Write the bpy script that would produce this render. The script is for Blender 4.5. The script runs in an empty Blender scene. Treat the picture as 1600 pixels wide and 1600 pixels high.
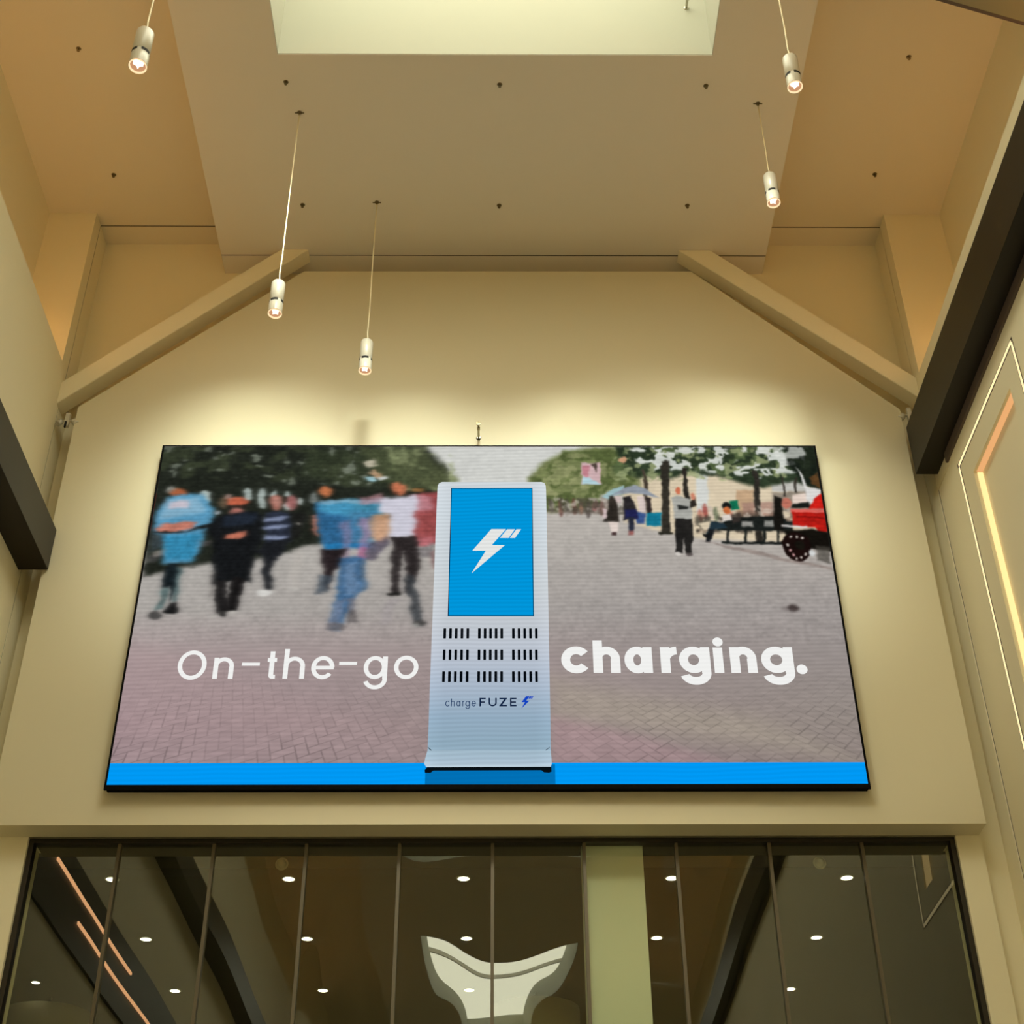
import bpy, bmesh, math, random
import numpy as np
from mathutils import Vector, Matrix
SC = bpy.context.scene
COL = SC.collection
R = math.radians

# ------------------------------------------------------------------ camera
cam_data = bpy.data.cameras.new('camera')
cam_data.sensor_width = 36.0
cam_data.lens = 36.0 * 2277.6 / 1600.0
cam_data.clip_end = 200
cam = bpy.data.objects.new('camera', cam_data)
COL.objects.link(cam)
pitch, yaw, roll = 0.6250, 0.0113, -0.0065
fwd = Vector((math.sin(yaw) * math.cos(pitch), math.cos(yaw) * math.cos(pitch), math.sin(pitch)))
right = Vector((math.cos(yaw), -math.sin(yaw), 0))
up = right.cross(fwd)
r2 = right * math.cos(roll) + up * math.sin(roll)
u2 = -right * math.sin(roll) + up * math.cos(roll)
cam.matrix_world = Matrix(((r2.x, u2.x, -fwd.x, 0), (r2.y, u2.y, -fwd.y, 0), (r2.z, u2.z, -fwd.z, 1.6), (0, 0, 0, 1)))
SC.camera = cam

# ------------------------------------------------------------------ world, exposure
w = bpy.data.worlds.new('world'); SC.world = w; w.use_nodes = True
w.node_tree.nodes['Background'].inputs[0].default_value = (0.8, 0.85, 1, 1)
w.node_tree.nodes['Background'].inputs[1].default_value = 0.02
SC.view_settings.view_transform = 'Standard'
SC.view_settings.look = 'None'
SC.view_settings.exposure = 0.0
SC.view_settings.gamma = 1.0
SC.view_settings.use_curve_mapping = False
try:
    SC.cycles.max_bounces = 10; SC.cycles.diffuse_bounces = 6; SC.cycles.transparent_max_bounces = 12
    SC.cycles.sample_clamp_indirect = 4.0
    SC.cycles.caustics_reflective = False; SC.cycles.caustics_refractive = False
except Exception:
    pass

SKY_GLAZING = 5.2      # strength of the daylight in the skylight glazing
COVE = 13.0             # warm strips hidden on the ledges
SPOT = 360.0          # power of the added spots that shape the panel's bright band

def spot(name, loc, target, power, size, blend, color, radius=0.08):
    l = bpy.data.lights.new(name, 'SPOT'); l.energy = power; l.spot_size = R(size); l.spot_blend = blend
    l.color = color; l.shadow_soft_size = radius
    o = bpy.data.objects.new(name, l); COL.objects.link(o); o.location = loc
    o.rotation_euler = (Vector(target) - Vector(loc)).to_track_quat('-Z', 'Y').to_euler()
    return o
spot('added_panel_spot', (-1.4, 3.0, 11.0), (1.55, 8.9, 7.65), SPOT, 28, 0.25, (0.96, 1.0, 0.86), 0.20)  # pair of unseen lamps added to curve the edge of the bright band
spot('added_panel_spot', (1.3, 3.0, 11.0), (-1.70, 8.9, 7.65), SPOT, 28, 0.25, (0.96, 1.0, 0.86), 0.6)
spot('added_panel_spot', (-0.1, 2.0, 10.9), (-0.1, 8.9, 5.5), 800, 31, 1.0, (1.0, 0.94, 0.74), 0.6)  # unseen lamp added to brighten the foot of the panel
# unseen area lights added to make the bright band above the display
for bx, tx, tz, pw in ((-1.23, -2.05, 8.16, 9.6), (-0.43, -0.72, 8.03, 7.6), (0.37, 0.62, 8.03, 7.6), (1.17, 1.95, 8.16, 8.8)):
    wb = bpy.data.lights.new('added_band_light', 'AREA'); wb.shape = 'RECTANGLE'; wb.size = 0.75; wb.size_y = 0.12
    wb.energy = pw; wb.spread = R(27); wb.color = (0.95, 1.0, 0.84)
    wo = bpy.data.objects.new('added_band_light', wb); COL.objects.link(wo); wo.location = (bx, 5.3, 11.1)
    wo.rotation_euler = (Vector((tx, 8.9, tz)) - Vector(wo.location)).to_track_quat('-Z', 'Y').to_euler()

# ------------------------------------------------------------------ helpers
def lin(c):
    return tuple(((v / 255) / 12.92 if v / 255 <= 0.04045 else ((v / 255 + 0.055) / 1.055) ** 2.4) for v in c)

def mat(name, color, rough=0.6, metal=0.0, noise=0.0, scale=3.0, spec=0.5, bump=0.0):
    m = bpy.data.materials.new(name); m.use_nodes = True
    nt = m.node_tree; b = nt.nodes['Principled BSDF']
    b.inputs['Base Color'].default_value = (*color, 1)
    b.inputs['Roughness'].default_value = rough
    b.inputs['Metallic'].default_value = metal
    b.inputs['Specular IOR Level'].default_value = spec
    tc = nt.nodes.new('ShaderNodeTexCoord')
    n = nt.nodes.new('ShaderNodeTexNoise'); n.inputs['Scale'].default_value = scale; n.inputs['Detail'].default_value = 4
    nt.links.new(tc.outputs['Object'], n.inputs['Vector'])
    if noise:
        mx = nt.nodes.new('ShaderNodeMix'); mx.data_type = 'RGBA'
        mx.inputs['A'].default_value = (*[v * (1 - noise) for v in color], 1)
        mx.inputs['B'].default_value = (*[min(1, v * (1 + noise)) for v in color], 1)
        nt.links.new(n.outputs['Fac'], mx.inputs['Factor']); nt.links.new(mx.outputs['Result'], b.inputs['Base Color'])
    if bump:
        bp = nt.nodes.new('ShaderNodeBump'); bp.inputs['Strength'].default_value = bump; bp.inputs['Distance'].default_value = 0.01
        nt.links.new(n.outputs['Fac'], bp.inputs['Height']); nt.links.new(bp.outputs['Normal'], b.inputs['Normal'])
    return m

def emit(name, color, strength=1.0):
    m = bpy.data.materials.new(name); m.use_nodes = True; nt = m.node_tree
    for n in list(nt.nodes): nt.nodes.remove(n)
    o = nt.nodes.new('ShaderNodeOutputMaterial'); e = nt.nodes.new('ShaderNodeEmission')
    e.inputs[0].default_value = (*color, 1); e.inputs[1].default_value = strength
    nt.links.new(e.outputs[0], o.inputs[0])
    return m

def led_shader(name, attr=None, color=None, stripes=0.05):
    """emission of the display: its colour times the fine bands of the diode rows"""
    m = bpy.data.materials.new(name); m.use_nodes = True; nt = m.node_tree
    for n in list(nt.nodes): nt.nodes.remove(n)
    o = nt.nodes.new('ShaderNodeOutputMaterial'); e = nt.nodes.new('ShaderNodeEmission')
    g = nt.nodes.new('ShaderNodeNewGeometry'); sp = nt.nodes.new('ShaderNodeSeparateXYZ')
    nt.links.new(g.outputs['Position'], sp.inputs[0])
    a = nt.nodes.new('ShaderNodeMath'); a.operation = 'MULTIPLY_ADD'
    a.inputs[1].default_value = 185.0
    b = nt.nodes.new('ShaderNodeMath'); b.operation = 'MULTIPLY'; b.inputs[1].default_value = -3.2
    nt.links.new(sp.outputs['X'], b.inputs[0])
    nz = nt.nodes.new('ShaderNodeTexNoise'); nz.inputs['Scale'].default_value = 0.9
    nt.links.new(g.outputs['Position'], nz.inputs['Vector'])
    nm = nt.nodes.new('ShaderNodeMath'); nm.operation = 'MULTIPLY_ADD'; nm.inputs[1].default_value = 14.0
    nt.links.new(nz.outputs['Fac'], nm.inputs[0]); nt.links.new(b.outputs[0], nm.inputs[2])
    nt.links.new(sp.outputs['Z'], a.inputs[0]); nt.links.new(nm.outputs[0], a.inputs[2])
    s = nt.nodes.new('ShaderNodeMath'); s.operation = 'SINE'; nt.links.new(a.outputs[0], s.inputs[0])
    f = nt.nodes.new('ShaderNodeMath'); f.operation = 'MULTIPLY_ADD'; f.inputs[1].default_value = stripes; f.inputs[2].default_value = 1.0
    nt.links.new(s.outputs[0], f.inputs[0]); nt.links.new(f.outputs[0], e.inputs[1])
    if attr:
        at = nt.nodes.new('ShaderNodeAttribute'); at.attribute_name = attr
        nt.links.new(at.outputs['Color'], e.inputs[0])
    else:
        e.inputs[0].default_value = (*color, 1)
    nt.links.new(e.outputs[0], o.inputs[0])
    return m

def obj(name, bm, m, parent=None, smooth=False):
    me = bpy.data.meshes.new(name); bm.normal_update(); bm.to_mesh(me); bm.free()
    me.materials.append(m)
    if smooth:
        for p in me.polygons: p.use_smooth = True
    o = bpy.data.objects.new(name, me); COL.objects.link(o)
    if parent is not None: o.parent = parent
    return o

def tag(o, label, cat, group=None):
    o['label'] = label; o['category'] = cat
    if group: o['group'] = group
    return o

def thing(name, label, cat, loc=(0, 0, 0), group=None):
    o = bpy.data.objects.new(name, None); COL.objects.link(o); o.location = loc; o.empty_display_size = 0.1
    return tag(o, label, cat, group)

def box(bm, x0, x1, y0, y1, z0, z1, bevel=0):
    r = bmesh.ops.create_cube(bm, size=1)
    vs = r['verts']
    for v in vs:
        v.co = Vector(((x0 + x1) / 2 + v.co.x * (x1 - x0), (y0 + y1) / 2 + v.co.y * (y1 - y0), (z0 + z1) / 2 + v.co.z * (z1 - z0)))
    if bevel:
        es = list({e for v in vs for e in v.link_edges})
        bmesh.ops.bevel(bm, geom=es, offset=bevel, segments=2, affect='EDGES', profile=0.6)
    return vs

def boxes(*bs, bevel=0):
    bm = bmesh.new()
    for b in bs: box(bm, *b, bevel=bevel)
    return bm

def prism_xz(bm, pts, y0, y1):
    """polygon in the XZ plane pushed through from y0 to y1"""
    f = [bm.verts.new((x, y0, z)) for x, z in pts]; b = [bm.verts.new((x, y1, z)) for x, z in pts]
    bm.faces.new(f); bm.faces.new(b[::-1])
    n = len(pts)
    for i in range(n):
        bm.faces.new((f[i], b[i], b[(i + 1) % n], f[(i + 1) % n]))
    bmesh.ops.recalc_face_normals(bm, faces=bm.faces)

def lathe(bm, prof, c=(0, 0, 0), seg=32, axis='Z', a0=0.0, a1=2 * math.pi):
    full = abs(a1 - a0 - 2 * math.pi) < 1e-6
    n = seg if full else seg + 1
    rows = []
    for r, h in prof:
        row = []
        for i in range(n):
            a = a0 + (a1 - a0) * i / seg
            p = (r * math.cos(a), r * math.sin(a), h)
            if axis == 'Y': p = (p[0], -p[2], p[1])
            if axis == 'X': p = (p[2], p[0], p[1])
            row.append(bm.verts.new((c[0] + p[0], c[1] + p[1], c[2] + p[2])))
        rows.append(row)
    for a, b in zip(rows, rows[1:]):
        for i in range(seg):
            j = (i + 1) % n
            bm.faces.new((a[i], a[j], b[j], b[i]))
    bmesh.ops.remove_doubles(bm, verts=bm.verts, dist=1e-6)
    return rows

def tube(bm, pts, r, seg=10):
    pts = [Vector(p) for p in pts]; rows = []
    for i, p in enumerate(pts):
        d = (pts[min(i + 1, len(pts) - 1)] - pts[max(i - 1, 0)]).normalized()
        a = Vector((0, 0, 1)) if abs(d.z) < 0.9 else Vector((1, 0, 0))
        u = d.cross(a).normalized(); v = d.cross(u)
        rows.append([bm.verts.new(p + (u * math.cos(t) + v * math.sin(t)) * r) for t in [2 * math.pi * k / seg for k in range(seg)]])
    for a, b in zip(rows, rows[1:]):
        for k in range(seg): bm.faces.new((a[k], a[(k + 1) % seg], b[(k + 1) % seg], b[k]))
    bm.faces.new(rows[0][::-1]); bm.faces.new(rows[-1])

def struct(name, bm, m, parent=None):
    o = obj(name, bm, m, parent)
    if parent is None: o['kind'] = 'structure'
    return o

# ------------------------------------------------------------------ materials
PAINT = mat('cream_wall_paint', (0.80, 0.735, 0.54), 0.62, noise=0.015, scale=1.2, spec=0.25)
PANELP = mat('cream_panel_paint', (0.63, 0.57, 0.405), 0.5, noise=0.015, scale=0.8, spec=0.3)
BRACEP = mat('cream_gloss_paint', (0.84, 0.77, 0.58), 0.38, noise=0.01, spec=0.5)
SHADEDP = mat('shade_darkened_brace_paint', (0.26, 0.235, 0.14), 0.6, noise=0.02)  # cross brace colour, darkened to hold the shade
CEILP = mat('ceiling_paint', (0.72, 0.66, 0.52), 0.8, noise=0.01, scale=2, spec=0.1)
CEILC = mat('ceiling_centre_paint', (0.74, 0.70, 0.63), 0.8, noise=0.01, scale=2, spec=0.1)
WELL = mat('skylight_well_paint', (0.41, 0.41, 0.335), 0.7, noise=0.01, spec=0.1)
DARK = mat('dark_bronze_cladding', (0.013, 0.010, 0.007), 0.36, noise=0.1, scale=6, spec=0.22)
FRAME = mat('bronze_window_frame', (0.03, 0.024, 0.016), 0.4, metal=0.3)
MULL = mat('olive_bronze_mullion', (0.11, 0.09, 0.055), 0.4, metal=0.2)
BLACK = mat('black_display_housing', (0.004, 0.004, 0.004), 0.8, spec=0.05)
FLOORM = mat('pale_stone_floor', (0.56, 0.52, 0.45), 0.5, noise=0.08, scale=2)
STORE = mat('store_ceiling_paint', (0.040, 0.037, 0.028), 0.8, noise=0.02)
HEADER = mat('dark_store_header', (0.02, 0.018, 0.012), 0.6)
COLM = mat('store_column_paint', (0.78, 0.83, 0.82), 0.6, noise=0.01)
WHITE = mat('white_lamp_enamel', (0.55, 0.52, 0.44), 0.3, noise=0.01, spec=0.5)
SLOT = mat('black_slot', (0.004, 0.004, 0.004), 0.8)
CABLE = mat('cream_cable', (0.88, 0.80, 0.56), 0.5)
STEEL = mat('dull_brass', (0.16, 0.13, 0.07), 0.35, metal=0.8)
CHROME = mat('chrome_sprinkler', (0.42, 0.40, 0.32), 0.25, metal=0.9)
BROWN = mat('brown_trim', (0.10, 0.07, 0.05), 0.5)
PLASTIC = mat('grey_plastic', (0.35, 0.33, 0.27), 0.5)
LEDW = emit('warm_led_line', (1.0, 0.80, 0.42), 1.25)
LEDO = emit('orange_led_line', (1.0, 0.50, 0.24), 5.5)
COVEM = emit('cove_led', (1.0, 0.50, 0.17), COVE)
NICHE = emit('niche_led', (1.0, 0.70, 0.29), 1.35)
NICHEO = emit('niche_led_orange', (1.0, 0.50, 0.20), 0.85)
SKYM = emit('daylight_glazing', (1.0, 0.97, 0.74), SKY_GLAZING)
BULB = emit('hot_bulb', (1.0, 0.86, 0.66), 3.5)
RIMM = emit('glowing_rim', (1.0, 0.74, 0.42), 1.15)
INNER = emit('warm_reflector_glow', (0.80, 0.40, 0.20), 0.75)
DOWN = emit('downlight_lens', (1.0, 0.97, 0.84), 5.0)

def glass_mat(wave):
    m = bpy.data.materials.new('tinted_storefront_glass'); m.use_nodes = True; nt = m.node_tree
    for n in list(nt.nodes): nt.nodes.remove(n)
    o = nt.nodes.new('ShaderNodeOutputMaterial')
    t = nt.nodes.new('ShaderNodeBsdfTransparent'); t.inputs[0].default_value = (0.90, 0.92, 0.82, 1)
    g = nt.nodes.new('ShaderNodeBsdfGlossy'); g.inputs['Roughness'].default_value = 0.0
    g.inputs[0].default_value = (1, 1, 1, 1)
    mx = nt.nodes.new('ShaderNodeMixShader'); mx.inputs[0].default_value = 0.068
    gm = nt.nodes.new('ShaderNodeNewGeometry'); mp = nt.nodes.new('ShaderNodeMapping')
    mp.inputs['Scale'].default_value = (1.0, 1.0, 0.55)
    nt.links.new(gm.outputs['Position'], mp.inputs['Vector'])
    nz = nt.nodes.new('ShaderNodeTexNoise'); nz.inputs['Scale'].default_value = 1.15; nz.inputs['Detail'].default_value = 0.6
    nt.links.new(mp.outputs[0], nz.inputs['Vector'])
    b = nt.nodes.new('ShaderNodeBump'); b.inputs['Strength'].default_value = 1.0; b.inputs['Distance'].default_value = wave
    nt.links.new(nz.outputs['Fac'], b.inputs['Height']); nt.links.new(b.outputs[0], g.inputs['Normal'])
    nt.links.new(t.outputs[0], mx.inputs[1]); nt.links.new(g.outputs[0], mx.inputs[2]); nt.links.new(mx.outputs[0], o.inputs[0])
    return m
GLASS = glass_mat(0.005)
GLASSW = glass_mat(0.032)

# ------------------------------------------------------------------ the setting
YB = -20.0
struct('floor', boxes((-6, 6, YB, 16, -0.2, 0)), FLOORM)
# left side: lower wall, high wall behind the ledge, pier and alcove return
struct('wall_left', boxes((-4.2, -3.5, YB, 8.945, 0, 9.44), (-4.3, -3.91, YB, 8.945, 9.44, 11.16), (-4.3, -3.5, 8.80, 8.945, 9.44, 11.16),
                          (-4.3, -3.5, 8.957, 9.35, 0, 11.4), (-4.4, -4.2, YB, 9.3, 0, 11.4)), PAINT)
struct('wall_right', boxes((3.435, 4.3, YB, 8.945, 0, 9.33), (3.37, 3.435, YB, 8.945, 8.26, 9.33), (3.376, 3.435, 8.62, 8.942, 0, 8.26),
                           (3.86, 4.3, YB, 8.945, 9.33, 11.16), (3.37, 4.3, 8.80, 8.945, 9.33, 11.16), (3.37, 4.3, 8.957, 9.35, 0, 11.4),
                           (4.3, 4.5, YB, 9.3, 0, 11.4),
                           # facing board in front of the wall, with the niche opening
                           (3.37, 3.435, 8.20, 8.62, 0, 8.26), (3.37, 3.435, YB, 7.29, 0, 8.26), (3.37, 3.435, 7.29, 8.20, 7.87, 8.26),
                           (3.37, 3.435, 7.29, 8.20, 0, 5.88)), PAINT)
struct('wall_back', boxes((-3.5, 3.37, 9.17, 9.36, 5.51, 11.4), (-3.5, -3.33, 9.17, 9.36, 0, 5.51), (3.2, 3.37, 9.17, 9.36, 0, 5.51),
                          (-3.33, -3.105, 9.09, 9.36, 0, 5.51), (3.035, 3.2, 9.09, 9.36, 0, 5.51)), PAINT)
struct('wall_rear', boxes((-4.3, 4.3, YB - 0.2, YB, 0, 11.4)), PAINT)
bm = bmesh.new()
prism_xz(bm, [(-3.33, 5.51), (3.19, 5.51), (3.19, 9.03), (1.648, 10.558), (-1.66, 10.553), (-3.33, 9.045)], 8.90, 9.09)
struct('wall_feature_panel', bm, PANELP)
# high ceiling bays either side
struct('ceiling', boxes((-4.4, -2.40, YB, 8.945, 11.16, 11.5), (2.32, 4.5, YB, 8.945, 11.16, 11.5),
                        (-4.4, -2.40, 8.957, 9.3, 11.16, 11.5), (2.32, 4.5, 8.957, 9.3, 11.16, 11.5)), CEILP)
# dropped centre strip with two skylight wells
SX0, SX1 = -1.662, 1.610
W1 = (-3.9, 6.877); W2 = (-18.0, -8.0)
struct('ceiling_centre', boxes((-2.40, SX0, YB, 8.945, 10.8, 11.5), (SX1, 2.32, YB, 8.945, 10.8, 11.5),
                               (SX0, SX1, W1[1], 8.945, 10.8, 11.5), (SX0, SX1, W2[1], W1[0], 10.8, 11.5), (SX0, SX1, YB, W2[0], 10.8, 11.5),
                               (-2.40, 2.32, 8.957, 9.3, 10.8, 11.5)), CEILC)
WT = 12.3
for k, (a, b) in enumerate((W1, W2)):
    e = 0.004
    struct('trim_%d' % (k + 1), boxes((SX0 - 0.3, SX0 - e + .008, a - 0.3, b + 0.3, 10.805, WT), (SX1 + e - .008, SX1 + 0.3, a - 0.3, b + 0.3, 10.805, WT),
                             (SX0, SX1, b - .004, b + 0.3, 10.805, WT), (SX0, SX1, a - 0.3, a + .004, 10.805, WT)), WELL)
    win = struct('window_%d' % (k + 2), boxes((SX0 - 0.3, SX1 + 0.3, a - 0.3, b + 0.3, WT, WT + 0.03)), SKYM)
    n = int((b - a) / 4.0)
    struct('glazing_bar', boxes(*[(SX0, SX1, a + (b - a) * i / n - .03, a + (b - a) * i / n + .03, WT - .09, WT - .001) for i in range(1, n)]), WHITE, win)

JOINT = mat('dark_joint_gasket', (0.03, 0.022, 0.012), 0.7)
struct('trim_4', boxes((-3.56, -3.503, 8.945, 8.957, 0, 11.163), (3.378, 3.43, 8.942, 8.957, 0, 11.163), (-3.5, -2.4, 8.945, 8.957, 11.163, 11.2),
                       (2.32, 3.37, 8.945, 8.957, 11.163, 11.2), (-2.4, 2.32, 8.945, 8.957, 10.803, 10.85)), JOINT)
# ------------------------------------------------------------------ storefront
win = bpy.data.objects.new('window_1', None); COL.objects.link(win); win['kind'] = 'structure'; win.location = (-0.04, 9.17, 0)
def local(o):
    """keep world coordinates baked in the mesh while parented to a moved Empty"""
    o.matrix_parent_inverse = Matrix.Translation(-Vector(o.parent.location)); return o
local(obj('window_frame', boxes((-3.105, 3.035, 9.12, 9.19, 5.482, 5.51), (-3.105, -3.072, 9.12, 9.19, 0, 5.482), (3.002, 3.035, 9.12, 9.19, 0, 5.482)), FRAME, win))
MX = [-2.509, -1.884, -1.273, -0.657, -0.040, 0.566, 1.178, 1.797, 2.415]
for x in MX:
    local(obj('mullion', boxes((x - 0.011, x + 0.011, 9.135, 9.19, 0, 5.482)), MULL, win))
ED = [-3.072] + MX + [3.002]
for k, (a, b) in enumerate(zip(ED, ED[1:])):
    local(obj('pane', boxes((a + 0.011, b - 0.011, 9.160, 9.161, 0.0, 5.482)), GLASSW if 3 <= k <= 6 else GLASS, win))

# store interior seen through the glass
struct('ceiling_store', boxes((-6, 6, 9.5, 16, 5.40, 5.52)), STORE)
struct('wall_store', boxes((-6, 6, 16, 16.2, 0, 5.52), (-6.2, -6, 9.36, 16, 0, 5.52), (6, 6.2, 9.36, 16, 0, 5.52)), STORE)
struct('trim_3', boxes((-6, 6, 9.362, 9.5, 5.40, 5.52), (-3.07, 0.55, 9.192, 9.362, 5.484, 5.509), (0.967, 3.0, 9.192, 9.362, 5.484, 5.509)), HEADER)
tag(obj('column', boxes((0.555, 0.962, 9.22, 9.355, 0, 5.505)), COLM), 'pale green square column standing just behind the storefront glass', 'column')

# ------------------------------------------------------------------ beams and braces
tag(obj('steel_beam', boxes((-3.5, -3.283, YB + .01, 8.885, 7.49, 7.845), bevel=0.004), DARK), 'long dark bronze beam along the left wall', 'beam', 'dark beams along the side walls')
t = thing('steel_beam', 'long dark bronze beam along the right wall above the lit niche', 'beam', (3.28, 8.87, 8.36), 'dark beams along the side walls')
local(obj('beam_box', boxes((3.2, 3.37, YB + .01, 8.875, 8.36, 8.82), bevel=0.004), DARK, t))
local(obj('beam_lip', boxes((3.352, 3.37, YB + .01, 8.62, 8.275, 8.36)), BROWN, t))

def brace(label, pts):
    bm = bmesh.new(); prism_xz(bm, pts, 8.88, 9.03)
    bmesh.ops.bevel(bm, geom=list(bm.edges), offset=0.004, segments=2, affect='EDGES')
    tag(obj('diagonal_brace', bm, BRACEP), label, 'brace', 'cream diagonal braces over the panel corners')
brace('cream diagonal box brace over the upper left corner of the wall panel', [(-3.5, 9.067), (-1.637, 10.8), (-1.876, 10.8), (-3.5, 9.289)])
brace('cream diagonal box brace over the upper right corner of the wall panel', [(3.37, 9.125), (3.37, 9.345), (1.826, 10.8), (1.552, 10.8)])
t = thing('cross_brace', 'sloping brace with shade put into its olive brown colour crossing under the high right ceiling at the picture corner', 'brace', (3.1, 5.86, 10.0))
bm = bmesh.new(); prism_xz(bm, [(2.35, 10.56), (3.855, 9.79), (3.855, 10.09), (2.35, 10.86)], 5.72, 5.975); local(obj('brace_box', bm, SHADEDP, t))
bm = bmesh.new(); prism_xz(bm, [(2.35, 10.558), (3.855, 9.788), (3.855, 9.85), (2.35, 10.62)], 5.975, 6.0); local(obj('edge_shade_strip', bm, BROWN, t))  # dark strip standing in for the shadow line along the back edge
# thin dark shadow trims where the panel meets the braces are real gaps behind the panel

# ------------------------------------------------------------------ light lines on the right wall
t = thing('light_frame', 'glowing thin line of light framing the niche on the right wall', 'light', (3.37, 7.76, 5.67))
LW = 0.014
for a in ((7.09, 8.43, 8.10 - LW, 8.10 + LW), (7.09, 8.43, 5.67 - LW, 5.67 + LW), (8.43 - LW, 8.43 + LW, 5.67 + LW, 8.10 - LW), (7.09 - LW, 7.09 + LW, 5.67 + LW, 8.10 - LW)):
    local(obj('light_line', boxes((3.3665, 3.372, a[0], a[1], a[2], a[3])), LEDW, t))
local(obj('channel', boxes(*[(3.3675, 3.371, a[0], a[1], a[2], a[3]) for a in ((7.07, 8.455, 8.078, 8.122), (7.07, 8.455, 5.648, 5.692), (8.408, 8.452, 5.692, 8.078), (7.068, 7.112, 5.692, 8.078))]), BROWN, t))
t = thing('niche_light', 'recessed niche edged with warm hidden light strips in right wall', 'light', (3.435, 7.745, 5.88))
local(obj('light_strip', boxes((3.392, 3.434, 7.292, 8.19, 7.862, 7.8695)), NICHEO, t))
local(obj('light_strip', boxes((3.396, 3.434, 8.192, 8.1995, 5.885, 7.86)), NICHE, t))
local(obj('light_strip', boxes((3.384, 3.434, 7.2905, 7.298, 5.885, 7.86)), NICHE, t))
local(obj('light_strip', boxes((3.384, 3.434, 7.30, 8.19, 5.8805, 5.888)), NICHE, t))
# hidden cove strips on both ledges
for (x, z, lab) in ((-3.80, 9.44, 'warm cove light strip lying on the left ledge'), (3.74, 9.33, 'warm cove light strip lying on the right ledge')):
    tag(obj('cove_light', boxes((x - 0.02, x + 0.02, -12, 8.72, z, z + 0.012)), COVEM), lab, 'light', 'warm cove strips on the ledges')
# dark sign band with two light lines on the left wall (seen in the glass)
t = thing('sign_band', 'dark fascia band with two orange light lines low on the left wall', 'sign', (-3.5, 3, 5.63))
local(obj('band', boxes((-3.5, -3.47, -14, 8.3, 5.66, 6.33)), DARK, t))
local(obj('light_line', boxes((-3.47, -3.455, 4.6, 7.41, 6.11, 6.135)), LEDO, t))
local(obj('light_line', boxes((-3.47, -3.455, 3.4, 6.54, 5.90, 5.925)), LEDO, t))

# ------------------------------------------------------------------ display
DX, DZ, DY = -2.5685, 5.7514, 8.8103
W_, H_ = 5.0, 2.8281
disp = thing('led_display', 'huge LED wall display showing a street scene and a charging kiosk', 'display', (DX + W_ / 2, 8.9, DZ))
bm = boxes((DX - 0.012, DX + W_ + 0.012, DY + 0.002, 8.90, DZ - 0.012, DZ + H_ + 0.012))
local(obj('housing', bm, BLACK, disp))
bm = boxes((DX - 0.014, DX + W_ + 0.014, DY - 0.004, DY + 0.012, DZ - 0.034, DZ - 0.001), (DX - 0.014, DX - 0.001, DY - 0.004, DY + 0.012, DZ - 0.001, DZ + H_ + 0.008), (DX + W_ + 0.001, DX + W_ + 0.014, DY - 0.004, DY + 0.012, DZ - 0.001, DZ + H_ + 0.008))
local(obj('bezel', bm, BLACK, disp))

# --- the picture on the display, painted on a fine grid: x 0..5 m from its left edge, z 0..2.83 m from its foot
NX, NZ = 1000, 566
gx, gz = np.meshgrid(np.linspace(0, W_, NX), np.linspace(0, H_, NZ))
img = np.zeros((NZ, NX, 3))
rng = np.random.RandomState(7)

def vnoise(sx, sz, seed, octaves=3):
    r = np.random.RandomState(seed); out = np.zeros_like(gx); amp = 1.0; tot = 0
    for o in range(octaves):
        n = r.rand(int(H_ * sz) + 4, int(W_ * sx) + 4)
        fx = gx * sx; fz = gz * sz; ix = fx.astype(int); iz = fz.astype(int)
        tx = fx - ix; tz = fz - iz; tx = tx * tx * (3 - 2 * tx); tz = tz * tz * (3 - 2 * tz)
        out += amp * ((n[iz, ix] * (1 - tx) + n[iz, ix + 1] * tx) * (1 - tz) + (n[iz + 1, ix] * (1 - tx) + n[iz + 1, ix + 1] * tx) * tz)
        tot += amp; amp *= 0.5; sx *= 2; sz *= 2
    return out / tot

def sdf(pts, X, Z):
    n = len(pts); d = np.full(X.shape, 1e9); inside = np.zeros(X.shape, bool)
    for i in range(n):
        x1, z1 = pts[i]; x2, z2 = pts[(i + 1) % n]
        ex, ez = x2 - x1, z2 - z1
        t = np.clip(((X - x1) * ex + (Z - z1) * ez) / (ex * ex + ez * ez + 1e-12), 0, 1)
        d = np.minimum(d, (X - x1 - t * ex) ** 2 + (Z - z1 - t * ez) ** 2)
        c = (z1 > Z) != (z2 > Z)
        inside ^= c & (X < (x2 - x1) * (Z - z1) / (z2 - z1 + 1e-12) + x1)
    d = np.sqrt(d)
    return np.where(inside, -d, d)

def region(pts, blur):
    xs = [p[0] for p in pts]; zs = [p[1] for p in pts]
    i0 = max(0, int((min(xs) - blur) / W_ * (NX - 1)) - 1); i1 = min(NX, int((max(xs) + blur) / W_ * (NX - 1)) + 3)
    j0 = max(0, int((min(zs) - blur) / H_ * (NZ - 1)) - 1); j1 = min(NZ, int((max(zs) + blur) / H_ * (NZ - 1)) + 3)
    return slice(j0, j1), slice(i0, i1)

def paint(color, pts, blur=0.02, alpha=1.0, noise=None):
    """soft polygon; noise = (scale x, scale z, seed, threshold, width) lets only blobs through"""
    s = region(pts, blur)
    if s[0].stop <= s[0].start or s[1].stop <= s[1].start: return
    a = np.clip(0.5 - sdf(pts, gx[s], gz[s]) / max(blur, 1e-4), 0, 1); a = a * a * (3 - 2 * a) * alpha
    if noise:
        n = vnoise(*noise[:3])[s]
        a = a * np.clip((n - noise[3]) / noise[4] + 0.5, 0, 1)
    img[s] = img[s] * (1 - a[..., None]) + np.array(color, float) * a[..., None]

def oval(cx, cz, rx, rz, n=20):
    return [(cx + rx * math.cos(2 * math.pi * i / n), cz + rz * math.sin(2 * math.pi * i / n)) for i in range(n)]

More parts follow.
